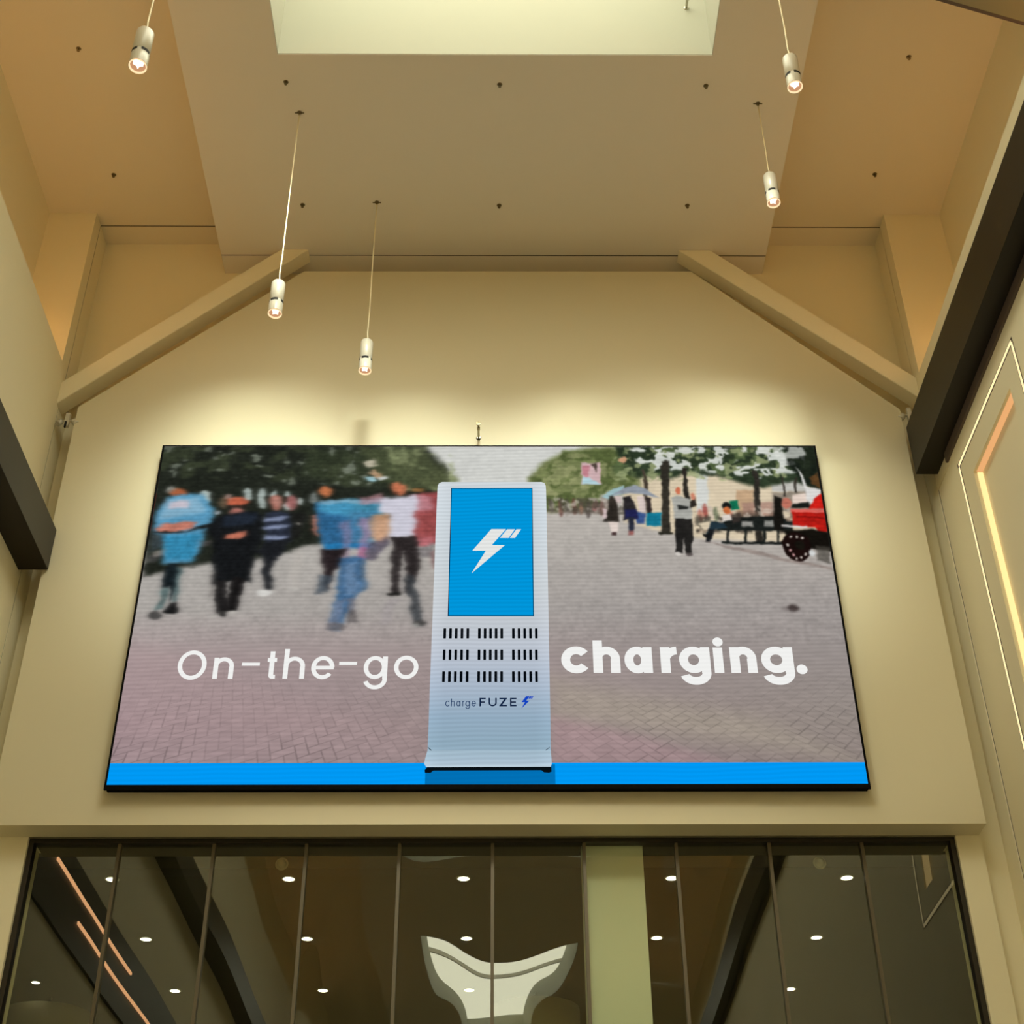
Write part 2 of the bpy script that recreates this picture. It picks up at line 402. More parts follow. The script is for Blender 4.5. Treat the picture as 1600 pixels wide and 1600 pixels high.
def grad(stops):
    zs = [s[0] for s in stops]
    for c in range(3):
        img[..., c] = 0
    for c in range(3):
        l = np.interp(gz[:, 0], zs, [s[1][c] for s in stops]); r = np.interp(gz[:, 0], zs, [s[2][c] for s in stops])
        img[..., c] = l[:, None] * (1 - gx / W_) + r[:, None] * (gx / W_)

grad([(0.0, (150, 128, 132), (138, 122, 118)), (0.45, (160, 134, 138), (148, 136, 128)), (0.95, (166, 146, 146), (150, 140, 136)), (1.35, (168, 162, 156), (158, 150, 146)), (1.9, (176, 172, 165), (176, 168, 160)), (2.4, (186, 180, 172), (190, 182, 172))])
paint((176, 148, 148), [(-0.0237, 1.1010), (1.4440, 0.5464), (2.0571, 0.3528), (2.0643, 0.1180), (-0.0257, 0.1213)], 0.279, 0.35)
paint((172, 160, 140), [(2.9336, 0.7920), (4.3069, 0.4941), (4.9968, 0.1598), (2.9273, 0.4959)], 0.233, 0.5)
paint((172, 138, 142), [(2.9273, 0.4959), (3.5174, 0.3508), (4.1427, 0.1378), (2.9198, 0.1398)], 0.121, 0.6)
paint((205, 206, 200), [(1.6835, 2.8749), (5.0484, 2.8774), (5.0412, 2.4444), (2.9549, 2.2525), (1.9032, 2.2523)], 0.047, 1)
paint((150, 135, 122), [(2.9089, 2.3536), (3.4383, 2.3537), (3.4298, 2.1701), (2.9062, 2.2053)], 0.037, 0.8)
paint((216, 198, 166), [(3.5227, 2.5960), (5.0612, 2.5968), (5.0189, 1.9155), (4.0804, 1.9614), (3.8012, 2.0189), (3.4987, 2.1175)], 0.047, 1)
paint((205, 212, 212), [(4.0742, 2.5963), (4.1620, 2.5964), (4.1292, 2.2055), (4.0432, 2.2055)], 0.023, 0.8)
paint((190, 150, 110), [(4.3596, 2.4140), (4.4950, 2.4140), (4.4676, 2.1468), (4.3341, 2.1468)], 0.019, 0.8)
paint((170, 128, 112), [(4.3962, 2.2943), (4.6366, 2.2944), (4.6285, 2.1351), (4.3806, 2.1351)], 0.023, 0.8)
paint((190, 188, 180), [(4.6390, 2.5354), (4.9167, 2.5355), (4.8994, 2.3961), (4.6237, 2.3960)], 0.014, 1)
paint((120, 110, 100), [(4.6224, 2.3840), (5.0372, 2.4142), (5.0098, 2.2056), (4.6029, 2.2055)], 0.028, 0.7)
paint((34, 38, 30), [(-0.0902, 2.8737), (1.9796, 2.8752), (2.1828, 2.5954), (2.2135, 2.2642), (1.3451, 2.0304), (1.2582, 1.9273), (0.9403, 1.8140), (0.4826, 1.7468), (0.0119, 1.6360)], 0.056, 1)
paint((58, 68, 44), [(1.0965, 2.8117), (1.8831, 2.8122), (2.1356, 2.5343), (2.1384, 2.4133), (1.5105, 2.4432), (1.0694, 2.5338)], 0.112, 0.6, (2.2, 2.6, 5, 0.45, 0.3))
paint((112, 118, 76), [(1.6363, 2.8309), (1.9908, 2.8311), (2.2617, 2.5343), (2.2647, 2.3534), (1.9430, 2.4917), (1.6964, 2.5952)], 0.084, 0.8, (3, 3, 11, 0.46, 0.3))
paint((84, 92, 58), [(1.4886, 2.8308), (1.9317, 2.8311), (2.2426, 2.5161), (2.1872, 2.3833), (1.7020, 2.4734)], 0.056, 0.55)
paint((60, 68, 46), [(-0.0350, 2.8297), (1.4886, 2.8308), (1.5105, 2.4432), (0.0052, 2.5334)], 0.056, 0.7, (9, 11, 21, 0.56, 0.14))
paint((120, 128, 112), [(-0.0350, 2.8297), (1.4886, 2.8308), (1.6552, 2.4432), (0.0093, 2.5030)], 0.037, 0.8, (17, 20, 23, 0.68, 0.06))
paint((150, 160, 110), [(1.6855, 2.8309), (2.1780, 2.8312), (2.2642, 2.3833), (1.8011, 2.4132)], 0.047, 0.6, (9, 10, 25, 0.56, 0.12))
paint((176, 190, 184), oval(0.3732, 2.3231, 0.0452, 0.0737), 0.023, 1)
paint((176, 190, 184), oval(0.6841, 2.3709, 0.0271, 0.0579), 0.023, 1)
paint((176, 190, 184), oval(0.7984, 2.3291, 0.0294, 0.0947), 0.023, 1)
paint((176, 190, 184), oval(0.8808, 2.3709, 0.0226, 0.0368), 0.023, 1)
paint((176, 190, 184), oval(0.9111, 2.2994, 0.0226, 0.0368), 0.023, 1)
paint((176, 190, 184), oval(0.9912, 2.3709, 0.0226, 0.0368), 0.023, 1)
paint((176, 190, 184), oval(1.0971, 2.3054, 0.0204, 0.0368), 0.023, 1)
paint((176, 190, 184), oval(0.9906, 2.2639, 0.0226, 0.0316), 0.023, 1)
paint((200, 190, 165), oval(1.5957, 2.6628, 0.0407, 0.0368), 0.023, 0.9)
paint((205, 160, 120), [(1.5806, 2.5767), (1.6380, 2.5951), (1.7243, 2.5159), (1.6510, 2.5280)], 0.019, 0.9)
paint((150, 195, 205), [(1.5441, 2.5340), (1.6407, 2.5402), (1.6431, 2.4916), (1.5561, 2.4915)], 0.014, 1)
paint((200, 205, 200), oval(1.7049, 2.5159, 0.0407, 0.0263), 0.019, 1)
paint((118, 128, 76), [(2.7956, 2.5346), (2.9148, 2.6758), (3.0641, 2.7754), (3.3124, 2.8320), (3.6580, 2.8322), (3.6360, 2.4439), (3.3428, 2.3716), (3.2900, 2.2526), (2.9540, 2.2053), (2.7742, 2.3535)], 0.065, 1)
paint((84, 98, 50), [(2.8151, 2.5346), (3.0641, 2.7754), (3.6580, 2.8322), (3.6360, 2.4439), (3.2904, 2.2644), (2.9062, 2.2053)], 0.047, 0.9, (11, 12, 31, 0.5, 0.12))
paint((160, 162, 110), [(2.7956, 2.5346), (3.1625, 2.7755), (3.4538, 2.6885), (3.2927, 2.3238), (2.8123, 2.3237)], 0.047, 0.6, (14, 16, 33, 0.55, 0.1))
paint((44, 58, 38), [(3.4605, 2.8321), (5.0180, 2.8332), (5.0082, 2.4142), (4.8044, 2.4928), (4.5550, 2.4321), (4.3428, 2.4926), (4.2169, 2.5535), (4.0093, 2.5779), (3.8831, 2.5168), (3.7153, 2.5533), (3.6402, 2.5167), (3.5212, 2.5654)], 0.047, 1)
paint((86, 104, 62), [(3.4605, 2.8321), (5.0180, 2.8332), (4.9800, 2.5355), (3.4467, 2.5348)], 0.037, 0.9, (11, 13, 41, 0.54, 0.12))
paint((150, 160, 110), [(3.4596, 2.8132), (4.7931, 2.8141), (4.7558, 2.4928), (3.4453, 2.5044)], 0.037, 0.8, (16, 20, 43, 0.6, 0.08))
paint((210, 214, 206), [(3.5840, 2.8322), (4.9536, 2.8331), (4.8901, 2.5967), (4.5153, 2.5170), (4.1327, 2.5963), (3.6447, 2.5961)], 0.028, 0.95, (15, 19, 51, 0.56, 0.06))
paint((20, 26, 20), [(4.7705, 2.8330), (5.0180, 2.8332), (5.0043, 2.3841), (4.8530, 2.4928), (4.7848, 2.6583)], 0.037, 0.8)
paint((214, 216, 208), [(4.6715, 2.8329), (4.9190, 2.8331), (4.9420, 2.7391), (4.7063, 2.7016)], 0.028, 0.7, (12, 12, 61, 0.52, 0.08))
paint((205, 170, 172), [(3.2035, 2.6760), (3.3504, 2.6761), (3.3419, 2.4680), (3.1966, 2.4679)], 0.014, 1)
paint((190, 120, 130), [(3.2125, 2.6513), (3.2663, 2.6513), (3.2521, 2.5287), (3.2088, 2.5408)], 0.014, 1)
paint((170, 205, 215), [(3.2037, 2.5347), (3.2759, 2.5165), (3.3371, 2.4680), (3.2015, 2.4679)], 0.014, 1)
paint((60, 50, 40), [(3.2765, 2.6637), (3.3259, 2.6761), (3.3167, 2.5653)], 0.014, 0.9)
paint((205, 150, 110), oval(3.5176, 2.6885, 0.0317, 0.0316), 0.019, 1)
paint((50, 46, 38), [(3.8117, 2.6887), (3.8657, 2.6887), (3.8387, 2.0131), (3.7772, 2.0131)], 0.014, 1)
paint((44, 40, 34), [(3.9690, 2.6270), (4.0032, 2.6270), (3.9987, 2.3121), (3.9602, 2.3121)], 0.009, 1)
paint((70, 60, 48), [(3.6691, 2.5961), (3.6935, 2.5961), (3.6799, 2.2054), (3.6512, 2.2054)], 0.014, 1)
paint((46, 42, 36), [(4.5040, 2.5965), (4.5430, 2.5965), (4.5099, 1.9156), (4.4628, 1.9156)], 0.014, 1)
paint((52, 46, 38), [(4.7218, 2.5354), (4.7364, 2.5354), (4.7301, 2.3541), (4.7156, 2.3541)], 0.009, 1)
paint((52, 46, 38), [(4.8144, 2.5354), (4.8290, 2.5354), (4.8205, 2.3841), (4.8012, 2.3841)], 0.009, 1)
paint((40, 38, 30), [(3.7543, 2.0247), (3.8584, 2.0247), (3.8568, 2.0016), (3.7528, 2.0016)], 0.014, 1)
paint((150, 140, 130), oval(2.9646, 2.2584, 0.0204, 0.0579), 0.023, 0.85)
paint((120, 80, 70), oval(3.0312, 2.2407, 0.0204, 0.0737), 0.023, 0.85)
paint((160, 150, 140), oval(3.0786, 2.2230, 0.0204, 0.0579), 0.023, 0.85)
paint((110, 70, 60), oval(3.1322, 2.2584, 0.0204, 0.0737), 0.023, 0.85)
paint((150, 110, 90), oval(3.1843, 2.2407, 0.0204, 0.0579), 0.023, 0.85)
paint((90, 80, 75), oval(3.2410, 2.2230, 0.0204, 0.0737), 0.023, 0.85)
paint((170, 110, 105), oval(3.2902, 2.2585, 0.0204, 0.0579), 0.023, 0.85)
paint((120, 90, 80), oval(3.3374, 2.2407, 0.0204, 0.0737), 0.023, 0.85)
paint((200, 120, 100), oval(4.0695, 2.1761, 0.0204, 0.0579), 0.023, 0.85)
paint((170, 70, 60), oval(4.1106, 2.2114, 0.0204, 0.0737), 0.023, 0.85)
paint((210, 190, 170), oval(4.1569, 2.1937, 0.0204, 0.0579), 0.023, 0.85)
paint((110, 120, 90), oval(4.1936, 2.1761, 0.0204, 0.0737), 0.023, 0.85)
paint((190, 110, 90), oval(4.2924, 2.2114, 0.0204, 0.0579), 0.023, 0.85)
paint((78, 72, 60), [(2.9326, 2.3356), (3.5096, 2.3358), (3.5019, 2.1819), (2.9301, 2.2053)], 0.028, 0.7, (16, 14, 79, 0.52, 0.1))
paint((200, 190, 176), [(2.9326, 2.3356), (3.5096, 2.3358), (3.5031, 2.2054), (2.9303, 2.2171)], 0.028, 0.6, (19, 18, 80, 0.6, 0.08))
paint((150, 185, 190), [(3.3466, 2.3477), (3.4320, 2.4257), (3.5111, 2.4620), (3.5169, 2.3837), (3.3889, 2.3238)], 0.014, 1)
paint((140, 148, 160), [(3.4292, 2.3657), (3.5145, 2.4318), (3.5886, 2.4620), (3.6644, 2.4318), (3.7791, 2.3359), (3.6561, 2.3717), (3.5603, 2.3837)], 0.014, 1)
paint((205, 180, 175), [(3.4386, 2.3597), (3.4964, 2.3597), (3.4928, 2.2882), (3.4353, 2.2881)], 0.014, 0.8)
paint((215, 195, 190), [(3.6165, 2.3537), (3.6695, 2.3538), (3.6703, 2.2054), (3.6219, 2.1936)], 0.014, 0.9)
paint((50, 40, 38), [(3.6787, 2.3478), (3.7117, 2.3358), (3.7075, 2.1878), (3.6788, 2.1878)], 0.009, 1)
paint((10, 120, 150), [(3.6744, 2.1936), (3.7850, 2.2054), (3.7770, 2.0826), (3.6678, 2.0826)], 0.014, 1)
paint((36, 70, 140), [(3.5843, 2.2054), (3.6696, 2.1936), (3.6546, 2.1000), (3.5881, 2.1000)], 0.019, 0.9)
paint((48, 42, 36), [(3.3998, 2.3537), (3.4290, 2.3597), (3.4547, 2.2941), (3.4654, 2.1175), (3.3513, 2.1175), (3.3850, 2.2348)], 0.019, 1)
paint((222, 205, 195), [(3.3893, 2.1175), (3.4559, 2.1175), (3.4417, 2.0189), (3.3944, 2.0189)], 0.019, 1)
paint((60, 40, 40), [(3.3991, 2.0189), (3.4322, 2.0189), (3.4309, 1.9901), (3.3978, 1.9901)], 0.009, 1)
paint((215, 190, 190), [(3.3467, 2.2348), (3.3754, 2.2348), (3.3716, 2.1467), (3.3430, 2.1467)], 0.014, 0.9)
paint((44, 40, 42), [(3.5102, 2.3477), (3.5638, 2.3597), (3.5971, 2.2645), (3.6002, 2.1467), (3.4948, 2.1350)], 0.019, 1)
paint((32, 34, 84), [(3.5135, 2.2231), (3.6044, 2.2231), (3.6097, 2.1467), (3.5049, 2.1467)], 0.019, 1)
paint((40, 44, 60), [(3.5246, 2.1584), (3.5722, 2.1584), (3.5599, 2.0189), (3.5268, 2.0189)], 0.019, 1)
paint((150, 90, 85), [(3.5230, 2.0362), (3.5609, 2.0362), (3.5587, 1.9959), (3.5209, 1.9959)], 0.014, 1)
paint((110, 88, 74), [(4.0336, 2.2055), (4.7704, 2.2056), (4.7483, 2.0189), (4.0189, 2.0189)], 0.037, 0.75, (13, 11, 71, 0.52, 0.12))
paint((54, 52, 44), [(4.0308, 2.1702), (4.7471, 2.1703), (4.7293, 2.0189), (4.0189, 2.0189)], 0.037, 0.7, (17, 15, 73, 0.55, 0.1))
paint((205, 190, 172), [(4.0382, 2.2645), (4.7582, 2.2647), (4.7320, 2.0420), (4.0207, 2.0420)], 0.037, 0.6, (19, 18, 75, 0.6, 0.08))
paint((214, 110, 74), oval(3.9210, 2.4018, 0.0204, 0.0368), 0.009, 1)
paint((168, 168, 160), [(3.8657, 2.3359), (3.9011, 2.3598), (3.9485, 2.3479), (3.9909, 2.3359), (4.0113, 2.2883), (3.9999, 2.1409), (3.8760, 2.1409), (3.8779, 2.2349)], 0.014, 1)
paint((40, 42, 40), [(3.8944, 2.2645), (3.9889, 2.2468), (3.9776, 2.2231), (3.9201, 2.2231), (3.9075, 2.2468)], 0.009, 1)
paint((44, 38, 32), [(3.9930, 2.3002), (4.0453, 2.3539), (4.0430, 2.2645), (3.9976, 2.2349)], 0.009, 1)
paint((214, 130, 100), oval(4.0260, 2.3539, 0.0181, 0.0316), 0.014, 1)
paint((36, 34, 32), [(3.8812, 2.1467), (4.0004, 2.1468), (4.0033, 2.0016), (3.9810, 1.8361), (3.9342, 1.8361), (3.9350, 1.9729), (3.9108, 1.8361), (3.8592, 1.8361)], 0.011, 1)
paint((205, 198, 190), oval(3.8818, 1.8248, 0.0204, 0.0168), 0.014, 1)
paint((90, 80, 78), oval(3.9614, 1.8248, 0.0271, 0.0132), 0.014, 1)
paint((24, 28, 26), [(4.2392, 2.1526), (4.6515, 2.1703), (4.7048, 2.1351), (4.7008, 2.1001), (4.2314, 2.0652)], 0.014, 1)
paint((28, 32, 30), [(4.1870, 2.1001), (4.7600, 2.1176), (4.7503, 2.0362), (4.1814, 2.0362)], 0.014, 1)
paint((22, 26, 24), [(4.2105, 1.9384), (4.6680, 1.9384), (4.6647, 1.9098), (4.2090, 1.9213)], 0.014, 1)
paint((26, 30, 28), [(4.2588, 2.0536), (4.2778, 2.0536), (4.2608, 1.9213), (4.2419, 1.9213)], 0.009, 1)
paint((26, 30, 28), [(4.3964, 2.0536), (4.4154, 2.0536), (4.3974, 1.9213), (4.3786, 1.9213)], 0.009, 1)
paint((26, 30, 28), [(4.5245, 2.0536), (4.5435, 2.0536), (4.5246, 1.9213), (4.5058, 1.9213)], 0.009, 1)
paint((26, 30, 28), [(4.6290, 2.0536), (4.6479, 2.0536), (4.6283, 1.9213), (4.6094, 1.9213)], 0.009, 1)
paint((190, 186, 178), [(4.3789, 2.1176), (4.4646, 2.1176), (4.4599, 2.0710), (4.3744, 2.0710)], 0.014, 0.7)
paint((180, 178, 170), [(4.5415, 2.1234), (4.6177, 2.1234), (4.6119, 2.0710), (4.5359, 2.0710)], 0.014, 0.7)
paint((20, 24, 24), oval(4.2728, 2.2587, 0.0362, 0.0368), 0.014, 1)
paint((12, 120, 82), [(4.3012, 2.3062), (4.3649, 2.3181), (4.3605, 2.2232), (4.3079, 2.2232)], 0.009, 1)
paint((208, 104, 50), oval(4.2738, 2.2173, 0.0271, 0.0342), 0.009, 1)
paint((215, 205, 195), [(4.2313, 2.1702), (4.2902, 2.1878), (4.3091, 2.1351), (4.2266, 2.1176)], 0.014, 1)
paint((60, 50, 45), [(4.3040, 2.1820), (4.3672, 2.1937), (4.3688, 2.1117), (4.3106, 2.1001)], 0.019, 0.8)
paint((30, 48, 58), [(4.1504, 2.1176), (4.2356, 2.1117), (4.2598, 2.0652), (4.1629, 2.0420), (4.1276, 1.9614), (4.0823, 1.9843)], 0.014, 1)
paint((26, 28, 30), [(4.1108, 2.0420), (4.1629, 2.0420), (4.1247, 1.9270), (4.0917, 1.9270)], 0.014, 1)
paint((24, 24, 24), [(4.0700, 2.0074), (4.1211, 1.9958), (4.1092, 1.9671), (4.0729, 1.9843)], 0.009, 1)
paint((24, 22, 18), [(4.6336, 2.3540), (4.6991, 2.3361), (4.6833, 2.0305), (4.6087, 2.0420)], 0.019, 1)
paint((190, 105, 85), oval(4.7273, 2.2884, 0.0362, 0.0526), 0.019, 1)
paint((226, 205, 190), [(4.7790, 2.3601), (4.8778, 2.3781), (4.8853, 2.2825), (4.7692, 2.2766)], 0.014, 1)
paint((24, 28, 24), [(4.7692, 2.2766), (4.8971, 2.3004), (4.8993, 2.2410), (4.7554, 2.2410)], 0.014, 1)
paint((214, 212, 208), [(4.8309, 2.6336), (4.8641, 2.5844), (4.9054, 2.4444), (5.0074, 2.4082), (4.9834, 2.3721), (4.9134, 2.2766), (4.8712, 2.3242), (4.8919, 2.4142)], 0.014, 1)
paint((90, 60, 30), [(4.9167, 2.5355), (5.0002, 2.5783), (5.0082, 2.4142), (4.9465, 2.4625)], 0.019, 1)
paint((208, 22, 14), [(4.8890, 2.2351), (4.9290, 2.3242), (4.9785, 2.3721), (5.0091, 2.3841), (5.0089, 2.2351)], 0.009, 1)
paint((225, 90, 80), [(4.7547, 2.2351), (5.0129, 2.2292), (5.0090, 2.1997), (4.7512, 2.2056)], 0.009, 1)
paint((192, 20, 12), [(4.7560, 2.2056), (5.0138, 2.1997), (5.0003, 2.0247), (4.9394, 2.0305), (4.9153, 2.0652), (4.7558, 2.0826)], 0.009, 1)
paint((120, 8, 6), [(4.7806, 2.1703), (5.0036, 2.1586), (5.0021, 2.1469), (4.7792, 2.1586)], 0.007, 0.8)
paint((205, 200, 195), [(4.6709, 2.0885), (4.8597, 2.0768), (4.8576, 2.0594), (4.6689, 2.0710)], 0.009, 0.9)
paint((20, 17, 12), [(4.6846, 2.0420), (4.8949, 2.0536), (5.0137, 2.0189), (5.0097, 1.8472), (4.8355, 1.8813), (4.6889, 1.9155)], 0.019, 1)
paint((26, 12, 10), oval(4.7569, 1.8927, 0.1086, 0.1368), 0.009, 1)
paint((206, 196, 186), oval(4.7253, 1.9843, 0.0090, 0.0126), 0.007, 1)
paint((206, 196, 186), oval(4.7726, 1.9843, 0.0090, 0.0126), 0.007, 1)
paint((206, 196, 186), oval(4.8090, 1.9728, 0.0090, 0.0126), 0.007, 1)
paint((206, 196, 186), oval(4.6876, 1.9041, 0.0090, 0.0126), 0.007, 1)
paint((205, 150, 150), oval(4.7011, 1.8586, 0.0090, 0.0126), 0.007, 1)
paint((205, 150, 150), oval(4.7199, 1.8190, 0.0090, 0.0126), 0.007, 1)
paint((206, 196, 186), oval(4.7393, 1.7851, 0.0090, 0.0126), 0.007, 1)
paint((206, 196, 186), oval(4.7781, 1.7964, 0.0090, 0.0126), 0.007, 1)
paint((206, 196, 186), oval(4.8144, 1.8246, 0.0090, 0.0126), 0.007, 1)
paint((24, 20, 14), oval(4.7818, 1.9041, 0.0407, 0.0421), 0.019, 1)
paint((206, 208, 206), oval(4.8620, 1.8303, 0.0226, 0.0316), 0.014, 1)
paint((70, 66, 58), [(4.9042, 1.9041), (4.9962, 1.8870), (4.9853, 1.7346), (4.8962, 1.7682)], 0.023, 0.7)
paint((120, 100, 92), [(4.0507, 1.9442), (4.4252, 1.8700), (4.6731, 1.7795), (4.9916, 1.7122), (4.9979, 1.6899), (4.6699, 1.7514), (4.3983, 1.8360)], 0.019, 0.5)
paint((52, 40, 38), oval(4.6750, 1.3618, 0.0407, 0.0263), 0.037, 0.9)
paint((90, 78, 76), oval(4.6509, 1.3511, 0.0679, 0.0211), 0.042, 0.4)
paint((88, 80, 80), [(0.0563, 1.8142), (0.4599, 1.9444), (0.4632, 1.9159), (0.0610, 1.7805)], 0.014, 0.6)
paint((60, 72, 78), [(0.0076, 2.0304), (0.1068, 2.2049), (0.1451, 1.9160), (0.0284, 1.8480)], 0.042, 0.8)
paint((70, 70, 68), oval(0.0548, 1.7917, 0.0407, 0.0421), 0.023, 0.9)
paint((140, 132, 124), [(0.0516, 1.8480), (0.1496, 1.8819), (0.1571, 1.8254), (0.0579, 1.8029)], 0.023, 0.7)
paint((150, 150, 140), oval(0.1080, 2.4126, 0.0407, 0.0421), 0.023, 0.9)
paint((178, 92, 52), oval(0.1695, 2.3827, 0.0679, 0.0474), 0.028, 0.95)
paint((78, 150, 190), [(0.0895, 2.3349), (0.2669, 2.3707), (0.3649, 2.3528), (0.4360, 2.2343), (0.4399, 2.1173), (0.3935, 2.0304), (0.3990, 1.9046), (0.3436, 1.7469), (0.1320, 1.7358), (0.1149, 2.0017), (0.0280, 2.0189), (0.0213, 2.2049)], 0.051, 1)
paint((150, 185, 205), [(0.0736, 2.3111), (0.3287, 2.3350), (0.3728, 2.2049), (0.0593, 2.1347)], 0.056, 0.6)
paint((205, 190, 200), [(0.1149, 2.2874), (0.2566, 2.2993), (0.2449, 2.2402), (0.1211, 2.2402)], 0.028, 0.9)
paint((30, 128, 172), [(0.1063, 1.9960), (0.3760, 2.0189), (0.3501, 1.7692), (0.1460, 1.7693)], 0.047, 0.8)
paint((196, 116, 96), [(0.0405, 2.0651), (0.1207, 2.0998), (0.3271, 2.1114), (0.3045, 2.0651), (0.1676, 2.0304), (0.0640, 2.0304)], 0.023, 1)
paint((26, 24, 22), [(0.0256, 2.0362), (0.2602, 2.0420), (0.4406, 2.1115), (0.4466, 2.0593), (0.1691, 2.0189), (0.0280, 2.0189)], 0.019, 0.9)
paint((205, 215, 225), [(0.4482, 2.2108), (0.4862, 2.2108), (0.4888, 2.1873), (0.4515, 2.1815)], 0.019, 0.8)
paint((22, 30, 34), [(0.1690, 1.7357), (0.2431, 1.7357), (0.2595, 1.5372), (0.2413, 1.3965), (0.2115, 1.5536), (0.1419, 1.5263)], 0.023, 1)
paint((72, 98, 98), [(0.1496, 1.5372), (0.2031, 1.5481), (0.2002, 1.3643), (0.1403, 1.3377)], 0.028, 0.9)
paint((60, 90, 92), [(0.2381, 1.7023), (0.2765, 1.6912), (0.2899, 1.4072), (0.2595, 1.3965)], 0.028, 0.8)
paint((24, 24, 24), [(0.2083, 1.3376), (0.2413, 1.3965), (0.2913, 1.3964), (0.3054, 1.3216), (0.2254, 1.3110)], 0.019, 1)
paint((72, 70, 68), oval(0.1455, 1.3004, 0.0498, 0.0421), 0.023, 1)
paint((120, 96, 72), oval(0.5151, 2.2934, 0.0407, 0.0632), 0.033, 0.7)
paint((196, 92, 62), oval(0.6100, 2.2994, 0.0769, 0.0474), 0.028, 1)
paint((40, 34, 30), [(0.5279, 2.2638), (0.6793, 2.2757), (0.6829, 2.2403), (0.5312, 2.2343)], 0.019, 0.8)
paint((186, 110, 98), oval(0.6105, 2.2049, 0.0498, 0.0368), 0.028, 0.9)
paint((205, 160, 150), [(0.5162, 2.3708), (0.5642, 2.3708), (0.5686, 2.3291), (0.5208, 2.3291)], 0.023, 0.7)
paint((22, 24, 26), [(0.5370, 2.1815), (0.7234, 2.2167), (0.8040, 2.1698), (0.8227, 1.9730), (0.7913, 1.8140), (0.7877, 1.5698), (0.7212, 1.5917), (0.6918, 1.6082), (0.5410, 1.5589), (0.5030, 1.5699), (0.4865, 1.9159), (0.4096, 2.0535), (0.4461, 2.1464)], 0.037, 1)
paint((34, 44, 60), [(0.5288, 2.1698), (0.7626, 2.2050), (0.7551, 2.0883), (0.5154, 2.0767)], 0.047, 0.7)
paint((202, 110, 84), [(0.5467, 2.0074), (0.6995, 2.0304), (0.6819, 1.9730), (0.5611, 1.9616)], 0.023, 1)
paint((30, 28, 28), [(0.5268, 1.6028), (0.6044, 1.6082), (0.6477, 1.3374), (0.5703, 1.3001)], 0.019, 1)
paint((24, 22, 22), [(0.6429, 1.6358), (0.7379, 1.6082), (0.7118, 1.4177), (0.6935, 1.3320), (0.6380, 1.3427), (0.6331, 1.4718)], 0.019, 1)
paint((170, 165, 158), oval(0.5444, 1.2895, 0.0317, 0.0132), 0.019, 0.9)
paint((185, 180, 172), oval(0.6709, 1.3320, 0.0317, 0.0132), 0.019, 0.9)
paint((50, 48, 46), oval(0.6008, 1.3108, 0.0271, 0.0211), 0.014, 1)
paint((90, 84, 80), [(0.4738, 1.6634), (0.5199, 1.6634), (0.5326, 1.4718), (0.4961, 1.4718)], 0.037, 0.4)
paint((196, 120, 104), oval(0.9069, 2.2935, 0.0498, 0.0737), 0.037, 0.85)
paint((190, 110, 108), oval(1.0311, 2.2935, 0.0407, 0.0632), 0.037, 0.8)
paint((40, 46, 62), [(0.8197, 2.2050), (1.0089, 2.2168), (1.0506, 1.9444), (0.8563, 1.9159)], 0.037, 1)
paint((128, 140, 172), [(0.8199, 2.1523), (0.9559, 2.1698), (1.0138, 2.1581), (0.9594, 2.1290), (0.8279, 2.1173)], 0.023, 0.9)
paint((128, 140, 172), [(0.8270, 2.0767), (0.9625, 2.0941), (1.0202, 2.0825), (0.9660, 2.0535), (0.8350, 2.0420)], 0.023, 0.9)
paint((128, 140, 172), [(0.8358, 1.9845), (0.9705, 2.0017), (1.0280, 1.9902), (0.9740, 1.9615), (0.8437, 1.9501)], 0.023, 0.9)
paint((28, 30, 34), [(0.8552, 1.9273), (1.0294, 1.9730), (0.9869, 1.8140), (0.9371, 1.7467), (0.9387, 1.5260), (0.8928, 1.5260), (0.8576, 1.8028), (0.7974, 1.8479)], 0.033, 1)
paint((214, 212, 206), oval(0.8959, 1.4933, 0.0498, 0.0316), 0.028, 1)
paint((28, 28, 26), [(1.0242, 2.2050), (1.1345, 2.1933), (1.1131, 1.9844), (1.0318, 1.9444)], 0.037, 0.9)
paint((170, 165, 155), oval(1.0802, 2.0999, 0.0181, 0.0137), 0.014, 0.8)
paint((188, 180, 170), [(1.0670, 1.8591), (1.1324, 1.8591), (1.1311, 1.5259), (1.0807, 1.5259)], 0.042, 0.4)
paint((190, 186, 178), oval(1.1133, 1.5205, 0.0452, 0.0158), 0.023, 0.6)
paint((170, 178, 176), oval(1.1858, 2.3352, 0.0317, 0.0526), 0.033, 0.6)
paint((200, 112, 66), oval(1.2727, 2.3950, 0.0452, 0.0474), 0.023, 1)
paint((190, 115, 95), [(1.1838, 2.1698), (1.2305, 2.1816), (1.2353, 1.9844), (1.1831, 2.0535)], 0.023, 0.9)
paint((38, 98, 146), [(1.2028, 2.2995), (1.3264, 2.3114), (1.4232, 2.2936), (1.5334, 2.2051), (1.5424, 1.8761), (1.2903, 1.8704), (1.2558, 1.9615), (1.2235, 2.1465)], 0.037, 1)
paint((60, 150, 190), [(1.2315, 2.2995), (1.5165, 2.3353), (1.7390, 2.2937), (1.7160, 2.1699), (1.5278, 2.1348), (1.2383, 2.2050)], 0.042, 0.85)
paint((150, 185, 205), [(1.2302, 2.3173), (1.7326, 2.3294), (1.7345, 2.2878), (1.2332, 2.2758)], 0.033, 0.6)
paint((60, 120, 160), [(1.4525, 2.2051), (1.6667, 2.2051), (1.6649, 1.8590), (1.4499, 1.8591)], 0.047, 0.7)
paint((24, 118, 180), [(1.2957, 1.9273), (1.6339, 1.9158), (1.6357, 1.8817), (1.2993, 1.8761)], 0.023, 0.9)
